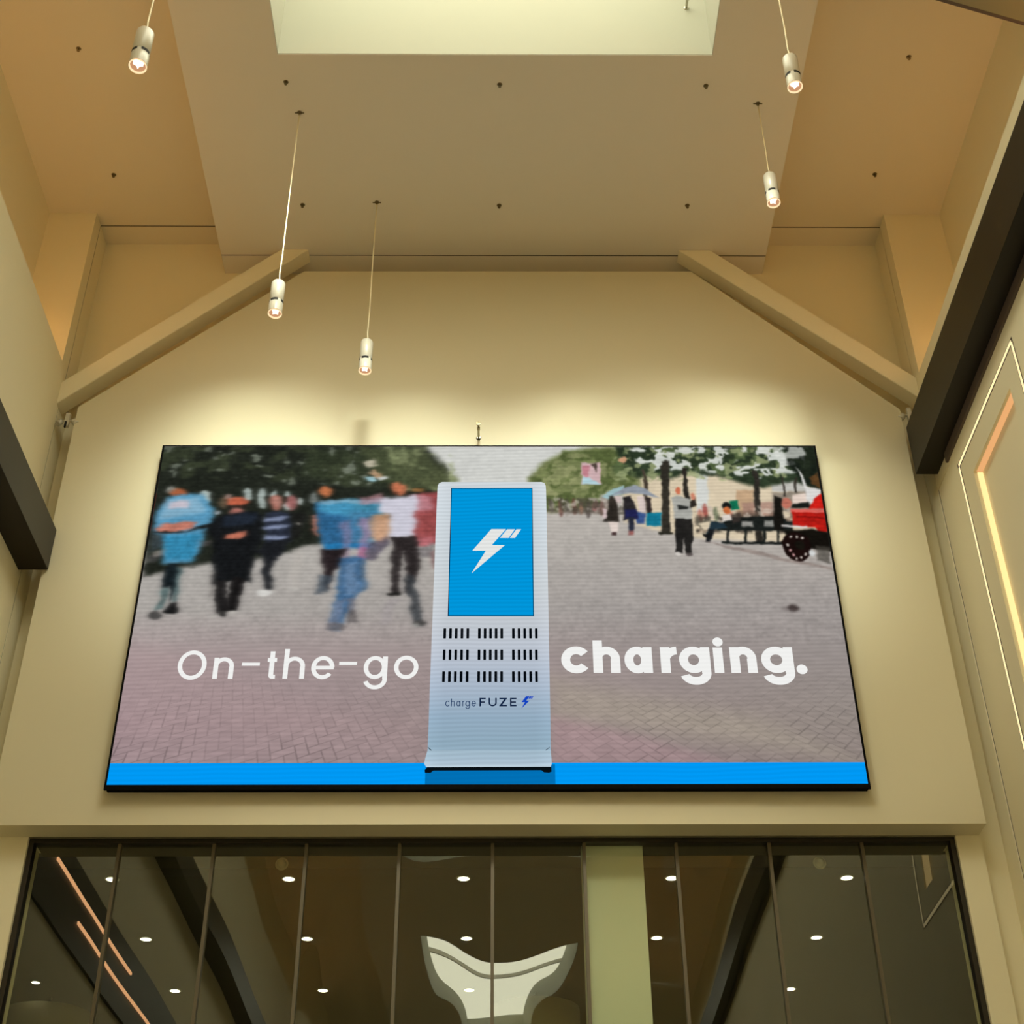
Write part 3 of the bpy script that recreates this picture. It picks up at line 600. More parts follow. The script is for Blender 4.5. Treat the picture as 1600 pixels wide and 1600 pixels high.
paint((150, 118, 150), [(1.3962, 2.1173), (1.4720, 2.1173), (1.4820, 1.7914), (1.4276, 1.7690)], 0.037, 0.55)
paint((170, 120, 160), [(1.5509, 2.1465), (1.6132, 2.1348), (1.6124, 1.7914), (1.5559, 1.8026)], 0.037, 0.6)
paint((176, 90, 130), [(1.5512, 1.8874), (1.6073, 1.8874), (1.6031, 1.7914), (1.5519, 1.7914)], 0.023, 0.7)
paint((205, 150, 110), [(1.6215, 2.1582), (1.7429, 2.2051), (1.7716, 1.9844), (1.6808, 1.9158), (1.6201, 2.0017)], 0.042, 0.85)
paint((80, 72, 90), [(1.6105, 1.9158), (1.7528, 1.9844), (1.7546, 1.9443), (1.6691, 1.7745), (1.6031, 1.7914)], 0.033, 0.8)
paint((38, 30, 32), [(1.2619, 1.8761), (1.4489, 1.8761), (1.4290, 1.7466), (1.3696, 1.6632), (1.3596, 1.5367), (1.3229, 1.5367), (1.2937, 1.6909)], 0.028, 1)
paint((60, 72, 84), [(1.2699, 1.6356), (1.3714, 1.6355), (1.3439, 1.4986), (1.2535, 1.4823)], 0.033, 0.8)
paint((44, 92, 140), [(1.4208, 1.8027), (1.5832, 1.8139), (1.5837, 1.6355), (1.5561, 1.4713), (1.4837, 1.3102), (1.4468, 1.1782), (1.3565, 1.1835), (1.3877, 1.3905), (1.4218, 1.5695)], 0.037, 0.9)
paint((120, 146, 178), [(1.4661, 1.7466), (1.5485, 1.7690), (1.5469, 1.4713), (1.4646, 1.4714)], 0.037, 0.55)
paint((52, 88, 124), [(1.5745, 1.8026), (1.6124, 1.7914), (1.6086, 1.5148), (1.5628, 1.5148)], 0.028, 0.8)
paint((120, 128, 150), [(1.4042, 1.4174), (1.4663, 1.4443), (1.4435, 1.2308), (1.3634, 1.2150)], 0.037, 0.7)
paint((104, 106, 120), [(1.4846, 1.4443), (1.5394, 1.4443), (1.5568, 1.2995), (1.5037, 1.2783)], 0.033, 0.8)
paint((104, 96, 96), [(1.3443, 1.2308), (1.4154, 1.2466), (1.4896, 1.2149), (1.4825, 1.1834), (1.3483, 1.1730)], 0.023, 0.8)
paint((96, 90, 90), [(1.4992, 1.3529), (1.5634, 1.3422), (1.5864, 1.2571), (1.4973, 1.2360)], 0.023, 0.8)
paint((190, 130, 140), [(1.5155, 2.3532), (1.7067, 2.3711), (1.7297, 2.2878), (1.5199, 2.2759)], 0.033, 0.6)
paint((166, 72, 74), [(1.8996, 2.3533), (2.1388, 2.3952), (2.1498, 1.9158), (1.9626, 1.9044), (1.9091, 2.0883)], 0.042, 0.95)
paint((196, 110, 118), [(1.9142, 1.9443), (2.1014, 1.9729), (2.0938, 1.9044), (1.9159, 1.8987)], 0.028, 0.7)
paint((190, 120, 60), [(1.9209, 2.4312), (2.0125, 2.4313), (2.0140, 2.3832), (1.9222, 2.3952)], 0.023, 0.7)
paint((204, 112, 74), oval(1.8298, 2.4192, 0.0588, 0.0579), 0.028, 1)
paint((70, 40, 30), [(1.7826, 2.3951), (1.8403, 2.3952), (1.8319, 2.3652), (1.7838, 2.3652)], 0.014, 0.5)
paint((200, 198, 212), [(1.6807, 2.3115), (1.8038, 2.3473), (1.9474, 2.3593), (1.9993, 2.2346), (1.9525, 2.2051), (1.9505, 1.9844), (1.7721, 1.9730), (1.7535, 2.1816), (1.6763, 2.2051)], 0.037, 1)
paint((196, 130, 140), [(1.9570, 2.3593), (2.0538, 2.3354), (2.0857, 2.2169), (1.9811, 2.2052)], 0.033, 0.8)
paint((140, 60, 58), [(1.9632, 2.1699), (2.1146, 2.2052), (2.1101, 2.0016), (1.9687, 2.0017)], 0.037, 0.6)
paint((44, 38, 38), [(1.7716, 1.9844), (1.9693, 1.9844), (1.9846, 1.8026), (1.9816, 1.6078), (1.9404, 1.4712), (1.9119, 1.4983), (1.8935, 1.7465), (1.8612, 1.8590), (1.8550, 1.6630), (1.8667, 1.4820), (1.8031, 1.4712), (1.7912, 1.7465)], 0.023, 1)
paint((56, 60, 64), [(1.8976, 1.6354), (1.9623, 1.6353), (2.0078, 1.3633), (2.0303, 1.2251), (1.9584, 1.2146), (1.9432, 1.3902)], 0.028, 0.9)
paint((66, 64, 62), oval(2.0070, 1.2462, 0.0452, 0.0263), 0.023, 0.9)
paint((170, 168, 160), oval(1.9716, 1.2251, 0.0226, 0.0158), 0.019, 0.7)
paint((34, 32, 30), [(1.7747, 1.4929), (1.8654, 1.5147), (1.8671, 1.4712), (1.7759, 1.4658)], 0.019, 1)
paint((110, 104, 106), [(1.9631, 1.8874), (2.1029, 1.9158), (2.0871, 1.8025), (1.9943, 1.7913)], 0.033, 0.7)
paint((150, 140, 146), [(1.7723, 1.4442), (1.8636, 1.4441), (1.7864, 1.2305), (1.7412, 1.2306)], 0.042, 0.35)
paint((90, 30, 36), [(2.0856, 1.8590), (2.1090, 1.8590), (2.0994, 1.6907), (2.0855, 1.6907)], 0.014, 0.6)

zh = 2.36
g = 1.0 / np.maximum(zh - gz, 0.05)
px_ = (gx - 2.35) * g * 29.0; pz_ = g * 82.0
ca_, sa_ = math.cos(0.55), math.sin(0.55)
ux = px_ * ca_ + pz_ * sa_; uz = -px_ * sa_ + pz_ * ca_
ii = np.floor(ux); jj = np.floor(uz); fx_ = ux - ii; fz_ = uz - jj; mm = (ii - jj) % 4
eL = np.where(mm == 1, 9, fx_); eR = np.where(mm == 0, 9, 1 - fx_); eB = np.where(mm == 2, 9, fz_); eT = np.where(mm == 3, 9, 1 - fz_)
e_ = np.minimum(np.minimum(eL, eR), np.minimum(eB, eT))
line = np.clip(1 - e_ / 0.10, 0, 1) * np.clip((1.02 - gz) / 0.75, 0, 1) ** 1.3
line = line * (0.35 + 0.65 * np.clip((vnoise(2.5, 4, 77) - 0.35) * 3, 0, 1))
img *= (1 - 0.24 * line)[..., None]
tint = (np.sin(ii * 12.9898 + jj * 78.233) * 43758.5453) % 1.0
img *= (1 + (tint - 0.5) * 0.05 * np.clip((1.0 - gz) / 0.6, 0, 1))[..., None]
img *= (1 + (vnoise(14, 40, 99, 2) - 0.5) * 0.07)[..., None]

# soften and roughen the painted shapes like a compressed photograph
def sample(src, fx, fz):
    fx = np.clip(fx, 0, NX - 1.001); fz = np.clip(fz, 0, NZ - 1.001)
    ix = fx.astype(int); iz = fz.astype(int); tx = (fx - ix)[..., None]; tz = (fz - iz)[..., None]
    return (src[iz, ix] * (1 - tx) + src[iz, ix + 1] * tx) * (1 - tz) + (src[iz + 1, ix] * (1 - tx) + src[iz + 1, ix + 1] * tx) * tz
far = np.clip((gz - 1.02) / 0.08, 0, 1)
base = img.copy()
IX, IZ = np.meshgrid(np.arange(NX), np.arange(NZ))
wa = 0.5 + 0.5 * np.clip((2.3 - gx) / 0.4, 0, 1) + 0.4 * np.clip((gz - 2.45) / 0.1, 0, 1)
wx = wa * ((vnoise(7, 9, 301) - 0.5) * 10 + (vnoise(26, 30, 302, 2) - 0.5) * 5)
wz = wa * ((vnoise(7, 9, 303) - 0.5) * 9 + (vnoise(26, 30, 304, 2) - 0.5) * 5)
warp = sample(base, IX + wx * far, IZ + wz * far)
left = np.clip((2.25 - gx) / 0.15, 0, 1) * far
acc = np.zeros_like(img); tot = 0
for k in range(-10, 11):
    wgt = math.exp(-(k / 6.0) ** 2); acc += wgt * sample(warp, IX + k * 0.9, IZ); tot += wgt
blurred = acc / tot
img = warp * (1 - 0.75 * left[..., None]) + blurred * 0.75 * left[..., None]
acc = np.zeros_like(img); tot = 0
for a_, b_ in ((0, 0), (1, 0), (-1, 0), (0, 1), (0, -1), (1, 1), (-1, -1), (1, -1), (-1, 1)):
    acc += np.roll(np.roll(img, a_, 1), b_, 0); tot += 1
img = np.where(far[..., None] > 0.5, acc / tot, img)
grain = (vnoise(34, 38, 305, 2) - 0.5) * 0.34 + (vnoise(12, 14, 306, 2) - 0.5) * 0.22
dk = np.clip(1.2 - img.mean(-1) / 170.0, 0.15, 1)
img *= (1 + grain * dk * far)[..., None]
gm = img.mean(-1, keepdims=True); img = gm + (img - gm) * 0.86

attr = np.ones((NZ * NX, 4), np.float32)
c = np.clip(img, 0, 255) / 255.0
c = np.where(c <= 0.04045, c / 12.92, ((c + 0.055) / 1.055) ** 2.4)
attr[:, :3] = c.reshape(-1, 3)
me = bpy.data.meshes.new('picture')
co = np.zeros((NZ * NX, 3), np.float32)
co[:, 0] = gx.ravel() + DX; co[:, 1] = DY; co[:, 2] = gz.ravel() + DZ
idx = np.arange(NZ * NX).reshape(NZ, NX)
q = np.stack([idx[:-1, :-1], idx[:-1, 1:], idx[1:, 1:], idx[1:, :-1]], -1).reshape(-1, 4).astype(np.int32)
me.vertices.add(len(co)); me.vertices.foreach_set('co', co.ravel())
me.loops.add(q.size); me.loops.foreach_set('vertex_index', q.ravel())
me.polygons.add(len(q)); me.polygons.foreach_set('loop_start', np.arange(0, q.size, 4, dtype=np.int32))
me.update(calc_edges=True)
ca = me.color_attributes.new('picture', 'FLOAT_COLOR', 'POINT'); ca.data.foreach_set('color', attr.ravel())
me.materials.append(led_shader('led_picture', attr='picture', stripes=0.055))
o = bpy.data.objects.new('street_picture', me); COL.objects.link(o); o.parent = disp; local(o)
o['label'] = 'street photograph with blurred walkers on the left'

# --- flat graphics on the display (layers a millimetre apart)
class Flat:
    def __init__(self, layer): self.bm = bmesh.new(); self.y = DY - 0.0012 * layer
    def poly(self, pts):
        vs = [self.bm.verts.new((DX + x, self.y, DZ + z)) for x, z in pts]
        self.bm.faces.new(vs)
    def rect(self, x0, z0, x1, z1): self.poly([(x0, z0), (x1, z0), (x1, z1), (x0, z1)])
    def arc(self, cx, cz, rx, rz, s, a0, a1, n=40):
        for i in range(n):
            t0 = R(a0 + (a1 - a0) * i / n); t1 = R(a0 + (a1 - a0) * (i + 1) / n)
            self.poly([(cx + rx * math.cos(t0), cz + rz * math.sin(t0)), (cx + rx * math.cos(t1), cz + rz * math.sin(t1)),
                       (cx + (rx - s) * math.cos(t1), cz + (rz - s) * math.sin(t1)), (cx + (rx - s) * math.cos(t0), cz + (rz - s) * math.sin(t0))])
    def disc(self, cx, cz, r): self.poly(oval(cx, cz, r, r, 28))
    def glyph(self, ch, p0, p1, s, asc=1.45, sh=None):
        """geometric sans letter; p0 = lower left on the baseline, p1 = upper right at x-height (or cap height)"""
        x0, z0 = p0; x1, z1 = p1; w = x1 - x0; h = z1 - z0; cx = (x0 + x1) / 2; cz = (z0 + z1) / 2; sh = sh or s
        ov = 0.02 * h
        if ch in 'Oo': self.arc(cx, cz, w / 2, h / 2 + ov, sh, 0, 360, 56)
        elif ch in 'nh':
            self.rect(x0, z0, x0 + s, z1 if ch == 'n' else z0 + h * asc)
            rz = min(w / 2 * 1.05, h * 0.6)
            self.arc(cx, z1 + ov - rz, w / 2, rz, sh, 0, 180)
            self.rect(x1 - s, z0, x1, z1 + ov - rz)
        elif ch == 't':
            self.rect(x0 + w * 0.22, z0 + w * 0.35, x0 + w * 0.22 + s, z0 + h * 1.32)
            self.rect(x0, z1 - sh, x1, z1)
            self.arc(x0 + w * 0.22 + w * 0.42, z0 + w * 0.42, w * 0.42, w * 0.42, sh, 180, 270, 14)
            self.rect(x0 + w * 0.62, z0, x1 - w * 0.05, z0 + sh)
        elif ch == 'e':
            self.arc(cx, cz, w / 2, h / 2 + ov, sh, 0, 322, 50)
            self.rect(x0 + s * 0.6, cz - sh * 0.5, x1 - s * 0.1, cz + sh * 0.42)
        elif ch == 'c': self.arc(x0 + w * 0.55, cz, w * 0.55, h / 2 + ov, sh, 38, 322, 46)
        elif ch in 'ag':
            self.arc(cx - s * 0.12, cz, w / 2 - s * 0.12, h / 2 + ov, sh, 0, 360, 52)
            if ch == 'a': self.rect(x1 - s, z0, x1, z1)
            else:
                zb = z0 - h * 0.02
                self.rect(x1 - s, zb, x1, z1)
                self.arc(cx, zb, w / 2, h * 0.46, sh, 196, 360)
        elif ch == 'r':
            self.rect(x0, z0, x0 + s, z1)
            self.arc(x0 + w * 0.98, z1 + ov - w * 0.98, w * 0.98, w * 0.98, sh, 92, 165, 16)
        elif ch == 'i': self.rect(cx - s / 2, z0, cx + s / 2, z1)
        elif ch == '-': self.rect(x0, z0, x1, z1)
        elif ch == 'F': self.rect(x0, z0, x0 + s, z1); self.rect(x0, z1 - s, x1, z1); self.rect(x0, cz - s / 2, x1 - w * .12, cz + s / 2)
        elif ch == 'U': self.rect(x0, z0 + w / 2, x0 + s, z1); self.rect(x1 - s, z0 + w / 2, x1, z1); self.arc(cx, z0 + w / 2, w / 2, w / 2, s, 180, 360, 24)
        elif ch == 'Z': self.rect(x0, z0, x1, z0 + s); self.rect(x0, z1 - s, x1, z1); self.poly([(x0, z0 + s * .4), (x0 + s * 1.5, z0 + s * .4), (x1, z1 - s * .4), (x1 - s * 1.5, z1 - s * .4)])
        elif ch == 'E': self.rect(x0, z0, x0 + s, z1); self.rect(x0, z1 - s, x1, z1); self.rect(x0, cz - s / 2, x1 - w * .08, cz + s / 2); self.rect(x0, z0, x1, z0 + s)
    def done(self, name, m, label=None):
        for f in self.bm.faces: f.normal_update()
        o = obj(name, self.bm, m, disp); local(o)
        if label: o['label'] = label
        return o

f = Flat(1); zf = 0.155
f.rect(0, 0, W_, zf); f.done('footer_band', led_shader('blue_band', color=lin((0, 152, 243)), stripes=0.04), 'bright blue band along the foot')
f = Flat(2); f.rect(2.0848, 0.0, 2.9420, zf - .012); f.done('band_shadow', led_shader('blue_shade', color=lin((0, 112, 182)), stripes=0.03), 'darker blue patch under the kiosk')

# kiosk body: rows of colour down its height
KR = [(2.1416, 2.4821, 2.8919, 2.4823, (205, 212, 216)),
      (2.1201, 2.4736, 2.9135, 2.4739, (205, 212, 216)),
      (2.1095, 2.4494, 2.9232, 2.4497, (204, 211, 216)),
      (2.1077, 2.4072, 2.9253, 2.4075, (202, 210, 216)),
      (2.1050, 2.2052, 2.9249, 2.2053, (200, 209, 215)),
      (2.1039, 1.8590, 2.9243, 1.8589, (198, 206, 211)),
      (2.1019, 1.5255, 2.9229, 1.5251, (196, 202, 206)),
      (2.1003, 1.2568, 2.9217, 1.2562, (192, 198, 205)),
      (2.0988, 0.9960, 2.9205, 0.9953, (185, 193, 205)),
      (2.0973, 0.7428, 2.9193, 0.7419, (168, 182, 199)),
      (2.0968, 0.4969, 2.9178, 0.4959, (146, 170, 190)),
      (2.0962, 0.3053, 2.9160, 0.3041, (142, 168, 186)),
      (2.0952, 0.2486, 2.9161, 0.2474, (146, 172, 190)),
      (2.0945, 0.2439, 2.9160, 0.2427, (160, 183, 198)),
      (2.0813, 0.1877, 2.9191, 0.1864, (164, 186, 202)),
      (2.0752, 0.1504, 2.9208, 0.1491, (172, 192, 208)),
      (2.0895, 0.1225, 2.9130, 0.1212, (190, 208, 220))]
bm = bmesh.new(); yk = DY - 0.0036; cols = []
rows = []
for (xl, zl, xr, zr, colr) in KR:
    row = []
    for k in range(9):
        t = k / 8
        row.append(bm.verts.new((DX + xl + (xr - xl) * t, yk, DZ + zl + (zr - zl) * t)))
        ed = 1.0 + (0.10 if k in (0, 8) else 0.0)
        cols.append([min(1, v * ed) for v in lin(colr)])
    rows.append(row)
for a, b in zip(rows, rows[1:]):
    for k in range(8): bm.faces.new((a[k], b[k], b[k + 1], a[k + 1]))
bm.verts.index_update()
o = obj('kiosk_picture', bm, led_shader('kiosk_body', attr='tone', stripes=0.06), disp); local(o)
ca = o.data.color_attributes.new('tone', 'FLOAT_COLOR', 'POINT')
for i, cc in enumerate(cols): ca.data[i].color = (*cc, 1)
o['label'] = 'pale grey charging kiosk shown in the middle'
f = Flat(4); f.poly([(2.2100, 2.4241), (2.8233, 2.4243), (2.8189, 1.2902), (2.2077, 1.2906)]); f.done('kiosk_screen_edge', led_shader('kiosk_edge', color=lin((10, 60, 90))))
f = Flat(5); f.poly([(2.2164, 2.4169), (2.8174, 2.4171), (2.8127, 1.2977), (2.2148, 1.2981)]); f.done('kiosk_screen', led_shader('kiosk_blue', color=lin((0, 148, 216)), stripes=0.07), 'bright blue screen of the kiosk')
def bolt(f, fn):
    f.poly([fn(*p) for p in ((0.395, 0), (0.693, 0), (0.404, .365), (0.67, .365), (.286, .493))])
    f.poly([fn(*p) for p in ((0.395, 0), (.286, .493), (.0116, .493))])
    f.poly([fn(*p) for p in ((.404, .365), (0.67, .365), (0, 1), (.286, .493))])
    f.poly([fn(*p) for p in ((.717, .004), (.875, .004), (.746, .203), (.569, .203))])
    f.poly([fn(*p) for p in ((.907, .004), (1, .004), (.875, .203), (.77, .203))])
B0 = (2.3713, 2.0449); B1 = (2.7342, 1.6522)
f = Flat(6); bolt(f, lambda a, b: (B0[0] + a * (B1[0] - B0[0]), B0[1] + b * (B1[1] - B0[1]))); f.done('bolt_logo', led_shader('logo_white', color=lin((226, 228, 226))), 'white lightning bolt with two bars')
SW = 0.0095
SLOTM = emit('slot_black', lin((3, 8, 14)))
for (cx, cz0, cz1) in [(2.1903, 1.1076, 1.1908), (2.2305, 1.1076, 1.1907), (2.2706, 1.1075, 1.1907), (2.3112, 1.1075, 1.1907), (2.3518, 1.1075, 1.1906), (2.4331, 1.1074, 1.1906), (2.4732, 1.1074, 1.1906), (2.5119, 1.1074, 1.1905), (2.5507, 1.1073, 1.1905), (2.5903, 1.1073, 1.1905), (2.6721, 1.1072, 1.1904), (2.7118, 1.1072, 1.1904), (2.7519, 1.1072, 1.1904), (2.7926, 1.1071, 1.1903), (2.8332, 1.1071, 1.1903), (2.1898, 0.9345, 1.0180), (2.2300, 0.9344, 1.0180), (2.2703, 0.9344, 1.0180), (2.3105, 0.9343, 1.0179), (2.3512, 0.9343, 1.0179), (2.4321, 0.9342, 1.0178), (2.4713, 0.9342, 1.0178), (2.5106, 0.9342, 1.0177), (2.5504, 0.9341, 1.0177), (2.5901, 0.9341, 1.0177), (2.6711, 0.9340, 1.0176), (2.7108, 0.9340, 1.0176), (2.7506, 0.9339, 1.0175), (2.7909, 0.9339, 1.0175), (2.8311, 0.9339, 1.0175), (2.1894, 0.7597, 0.8446), (2.2297, 0.7597, 0.8446), (2.2700, 0.7596, 0.8445), (2.3103, 0.7596, 0.8445), (2.3515, 0.7595, 0.8445), (2.4311, 0.7594, 0.8444), (2.4709, 0.7594, 0.8443), (2.5098, 0.7594, 0.8443), (2.5492, 0.7593, 0.8443), (2.5890, 0.7593, 0.8442), (2.6701, 0.7592, 0.8441), (2.7099, 0.7591, 0.8441), (2.7497, 0.7591, 0.8440), (2.7896, 0.7591, 0.8440), (2.8294, 0.7590, 0.8440)]:
    f = Flat(6); pts = []
    for (ax, az, s0) in ((cx + SW - .004, cz1 - .004, 0), (cx - SW + .004, cz1 - .004, 90), (cx - SW + .004, cz0 + .004, 180), (cx + SW - .004, cz0 + .004, 270)):
        for k in range(4): pts.append((ax + .004 * math.cos(R(s0 + k * 30)), az + .004 * math.sin(R(s0 + k * 30))))
    f.poly(pts); f.done('charging_slot', SLOTM)
f = Flat(6)
for ch, p0, p1 in (('c', (2.2055, 0.5728), (2.2347, 0.6139)), ('h', (2.2442, 0.5727), (2.2704, 0.6139)), ('a', (2.2807, 0.5727), (2.3088, 0.6138)), ('r', (2.3207, 0.5726), (2.3354, 0.6138)), ('g', (2.3425, 0.5726), (2.3742, 0.6137)), ('e', (2.3846, 0.5725), (2.4143, 0.6137))):
    f.glyph(ch, p0, p1, 0.0062)
f.done('kiosk_lettering', emit('word_grey', lin((52, 74, 108))), 'small grey word charge')
f = Flat(6)
for ch, p0, p1 in (('F', (2.4381, 0.5725), (2.4804, 0.6372)), ('U', (2.4999, 0.5724), (2.5555, 0.6372)), ('Z', (2.5738, 0.5723), (2.6250, 0.6371)), ('E', (2.6461, 0.5722), (2.6900, 0.6370))):
    f.glyph(ch, p0, p1, 0.0100)
f.done('kiosk_lettering', emit('word_navy', lin((10, 30, 62))), 'dark navy word FUZE')
B2 = (2.7233, 0.6503); B3 = (2.8068, 0.5554)
f = Flat(6); bolt(f, lambda a, b: (B2[0] + a * (B3[0] - B2[0]), B2[1] + b * (B3[1] - B2[1]))); f.done('bolt_logo', emit('logo_blue', lin((16, 66, 190))), 'small blue lightning bolt')
f = Flat(6)
f.poly([(2.0959, 0.1202), (2.9173, 0.1231), (2.9178, 0.0865), (2.9016, 0.0796), (2.8678, 0.0824), (2.8512, 0.0972), (2.1368, 0.0956), (2.1203, 0.0791), (2.0823, 0.0810), (2.0801, 0.0994)])
f.poly([(2.0947, 0.2660), (2.0999, 0.2660), (2.1244, 0.2429), (2.1158, 0.2429)]); f.poly([(2.9113, 0.2662), (2.9071, 0.2662), (2.8793, 0.2427), (2.8861, 0.2427)])
f.done('kiosk_foot', emit('foot_black', lin((8, 14, 18))), 'black feet and notches under the kiosk')
f = Flat(6)
for ch, p0, p1 in (('O', (0.3522, 0.7847), (0.5501, 1.0076)), ('n', (0.5999, 0.7869), (0.7403, 0.9537)), ('-', (0.7934, 0.8900), (0.9169, 0.9153)), ('t', (0.9700, 0.7875), (1.0332, 0.9519)), ('h', (1.0829, 0.7874), (1.2301, 0.9583)), ('e', (1.2741, 0.7872), (1.4340, 0.9632)),
                   ('-', (1.4649, 0.8960), (1.5887, 0.9207)), ('g', (1.6367, 0.7883), (1.8005, 0.9629)), ('o', (1.8457, 0.7881), (2.0138, 0.9653))):
    f.glyph(ch, p0, p1, 0.033, asc=1.38, sh=0.031)
f.done('lettering', led_shader('text_white', color=lin((240, 240, 238)), stripes=0.02), 'thin white words On-the-go')
f = Flat(6)
for ch, p0, p1 in (('c', (3.0033, 0.8321), (3.1923, 1.0389)), ('h', (3.2247, 0.8319), (3.4120, 1.0362)), ('a', (3.4423, 0.8316), (3.6358, 1.0360)), ('r', (3.6937, 0.8314), (3.8137, 1.0358)), ('g', (3.8221, 0.8338), (4.0381, 1.0356)), ('i', (4.0622, 0.8311), (4.1290, 1.0329)),
                   ('n', (4.1775, 0.8309), (4.3606, 1.0354)), ('g', (4.3936, 0.8332), (4.6174, 1.0352))):
    f.glyph(ch, p0, p1, 0.066 if ch in 'hnir' else 0.064, asc=1.27, sh=0.062)
p = (4.1020, 1.0780); f.disc(p[0], p[1], 0.036)
p = (4.6684, 0.8578); f.disc(p[0], p[1], 0.038)
f.done('lettering', led_shader('text_white_bold', color=lin((240, 240, 238)), stripes=0.02), 'bold white word charging with a full stop')

# ------------------------------------------------------------------ pendants
def make_pendant(label, loc, mount_z, rot):
    """loc = foot of the lamp"""
    x, y, z = loc
    t = thing('pendant_lamp', label, 'pendant lamp', (x, y, z), 'cylinder pendant lamps on thin cables')
    L = 0.305; r = 0.049
    bm = bmesh.new(); lathe(bm, [(0.0, L), (0.020, L), (r * 0.86, L - 0.004), (r, L - 0.016), (r, 0.118), (r * 0.96, 0.116)], seg=40); obj('housing', bm, WHITE, t, True)
    for k in range(4):
        bm = bmesh.new(); a = rot + k * math.pi / 2
        lathe(bm, [(r * 0.90, 0.1175), (r * 1.012, 0.1165), (r * 1.012, 0.0955), (r * 0.90, 0.0945)], seg=14, a0=a, a1=a + 1.12)
        obj('vent_slot', bm, SLOT, t)
    bm = bmesh.new(); lathe(bm, [(r * 0.97, 0.118), (r * 0.97, 0.1), (r, 0.0985), (r * 0.99, 0.028), (r * 0.985, 0.012)], seg=40); obj('sleeve', bm, WHITE, t, True)
    bm = bmesh.new(); lathe(bm, [(r * 0.99, 0.008), (r * 1.0, 0.003), (r * 0.95, 0.0), (r * 0.88, 0.002), (r * 0.86, 0.014)], seg=40); obj('rim', bm, RIMM, t, True)
    bm = bmesh.new(); lathe(bm, [(r * 0.87, 0.010), (r * 0.80, 0.05), (r * 0.5, 0.075), (0.0, 0.085)], seg=32); obj('reflector', bm, INNER, t, True)
    bm = bmesh.new()
    n = 8; top = []; bot = []
    for i in range(n):
        a = rot + i * 2 * math.pi / n; rr = r * (0.60 if i % 2 == 0 else 0.27)
        top.append(bm.verts.new((rr * math.cos(a), rr * math.sin(a), 0.055))); bot.append(bm.verts.new((rr * 0.9 * math.cos(a), rr * 0.9 * math.sin(a), 0.016)))
    bm.faces.new(top); bm.faces.new(bot[::-1])
    for i in range(n): bm.faces.new((top[i], bot[i], bot[(i + 1) % n], top[(i + 1) % n]))
    obj('bulb', bm, BULB, t)
    H = mount_z - z
    bm = bmesh.new(); tube(bm, [(0, 0, L), (0.004, 0.0, L + 0.03), (-0.001, 0.002, L + 0.09), (0.003, 0, L + 0.3), (0.001, 0, (H + L) / 2), (0, 0, H - 0.01)], 0.0048); obj('cable', bm, CABLE, t, True)
    bm = bmesh.new(); lathe(bm, [(0.0, L + 0.022), (0.006, L + 0.02), (0.007, L - 0.001)], seg=12); obj('cable_grip', bm, STEEL, t)
    bm = bmesh.new(); lathe(bm, [(0.0, H - 0.03), (0.008, H - 0.028), (0.008, H - 0.004), (0.02, H)], seg=12)
    box(bm, -0.035, 0.035, -0.003, 0.003, H - 0.008, H); obj('ceiling_hook', bm, STEEL, t)
    return t
make_pendant('pendant lamp hanging furthest left, cable leaving the picture top', (-1.945, 4.98, 8.15), 10.8, 0.3)
make_pendant('upper right pendant lamp, its cable leaving the picture top', (1.90, 5.97, 9.262), 10.8, 1.5)
make_pendant('pendant lamp hanging in front of the left diagonal brace', (-1.555, 7.42, 8.648), 10.8, 2.4)
make_pendant('lowest pendant lamp, seen against the bright upper wall panel', (-1.014, 8.343, 8.935), 10.8, 1.0)
make_pendant('lower right pendant lamp hanging below the ceiling step', (2.015, 7.32, 9.668), 10.8, 0.8)

# ------------------------------------------------------------------ sprinklers
def ceiling_sprinkler(label, x, y, z):
    t = thing('ceiling_sprinkler', label, 'sprinkler', (x, y, z), 'small brass ceiling sprinklers')
    bm = bmesh.new(); lathe(bm, [(0.0, -0.006), (0.016, -0.005), (0.02, 0)], seg=16); obj('escutcheon', bm, STEEL, t)
    bm = bmesh.new(); lathe(bm, [(0.005, -0.006), (0.005, -0.022), (0.0, -0.022)], seg=10); obj('stem', bm, STEEL, t)
    bm = bmesh.new(); lathe(bm, [(0.0, -0.022), (0.012, -0.023), (0.012, -0.026), (0.0, -0.026)], seg=12); obj('deflector', bm, STEEL, t)
for lab, x, y, z in (
        ('ceiling sprinkler in the left high ceiling, nearer the picture top', -3.262, 7.10, 11.16),
        ('ceiling sprinkler in the left high ceiling, nearer the wall', -3.260, 8.367, 11.16),
        ('ceiling sprinkler in the right high ceiling, nearer the picture top', 3.214, 7.154, 11.16),
        ('ceiling sprinkler in the right high ceiling, nearer the wall', 3.196, 8.342, 11.16),
        ('ceiling sprinkler below the left corner of the skylight', -1.627, 7.13, 10.8),
        ('ceiling sprinkler below the middle of the skylight edge', 0.008, 7.148, 10.8),
        ('ceiling sprinkler below the right corner of the skylight', 1.592, 7.154, 10.8),
        ('centre ceiling sprinkler above the left brace top', -1.635, 8.373, 10.8),
        ('centre ceiling sprinkler midway along the row nearest the wall', 0.004, 8.375, 10.8),
        ('centre ceiling sprinkler above the right brace top', 1.577, 8.371, 10.8)):
    ceiling_sprinkler(lab, x, y, z)
t = thing('wall_sprinkler', 'small chrome sidewall sprinkler sticking out above the display', 'sprinkler', (-0.156, 8.90, 8.735))
bm = bmesh.new(); lathe(bm, [(0.0, 0.012), (0.014, 0.011), (0.022, 0.0)], axis='Y', seg=20); obj('escutcheon', bm, CHROME, t)
bm = bmesh.new(); lathe(bm, [(0.009, 0.0), (0.009, 0.10), (0.013, 0.102), (0.013, 0.125), (0.006, 0.13)], axis='Y', seg=16); obj('pipe', bm, CHROME, t)
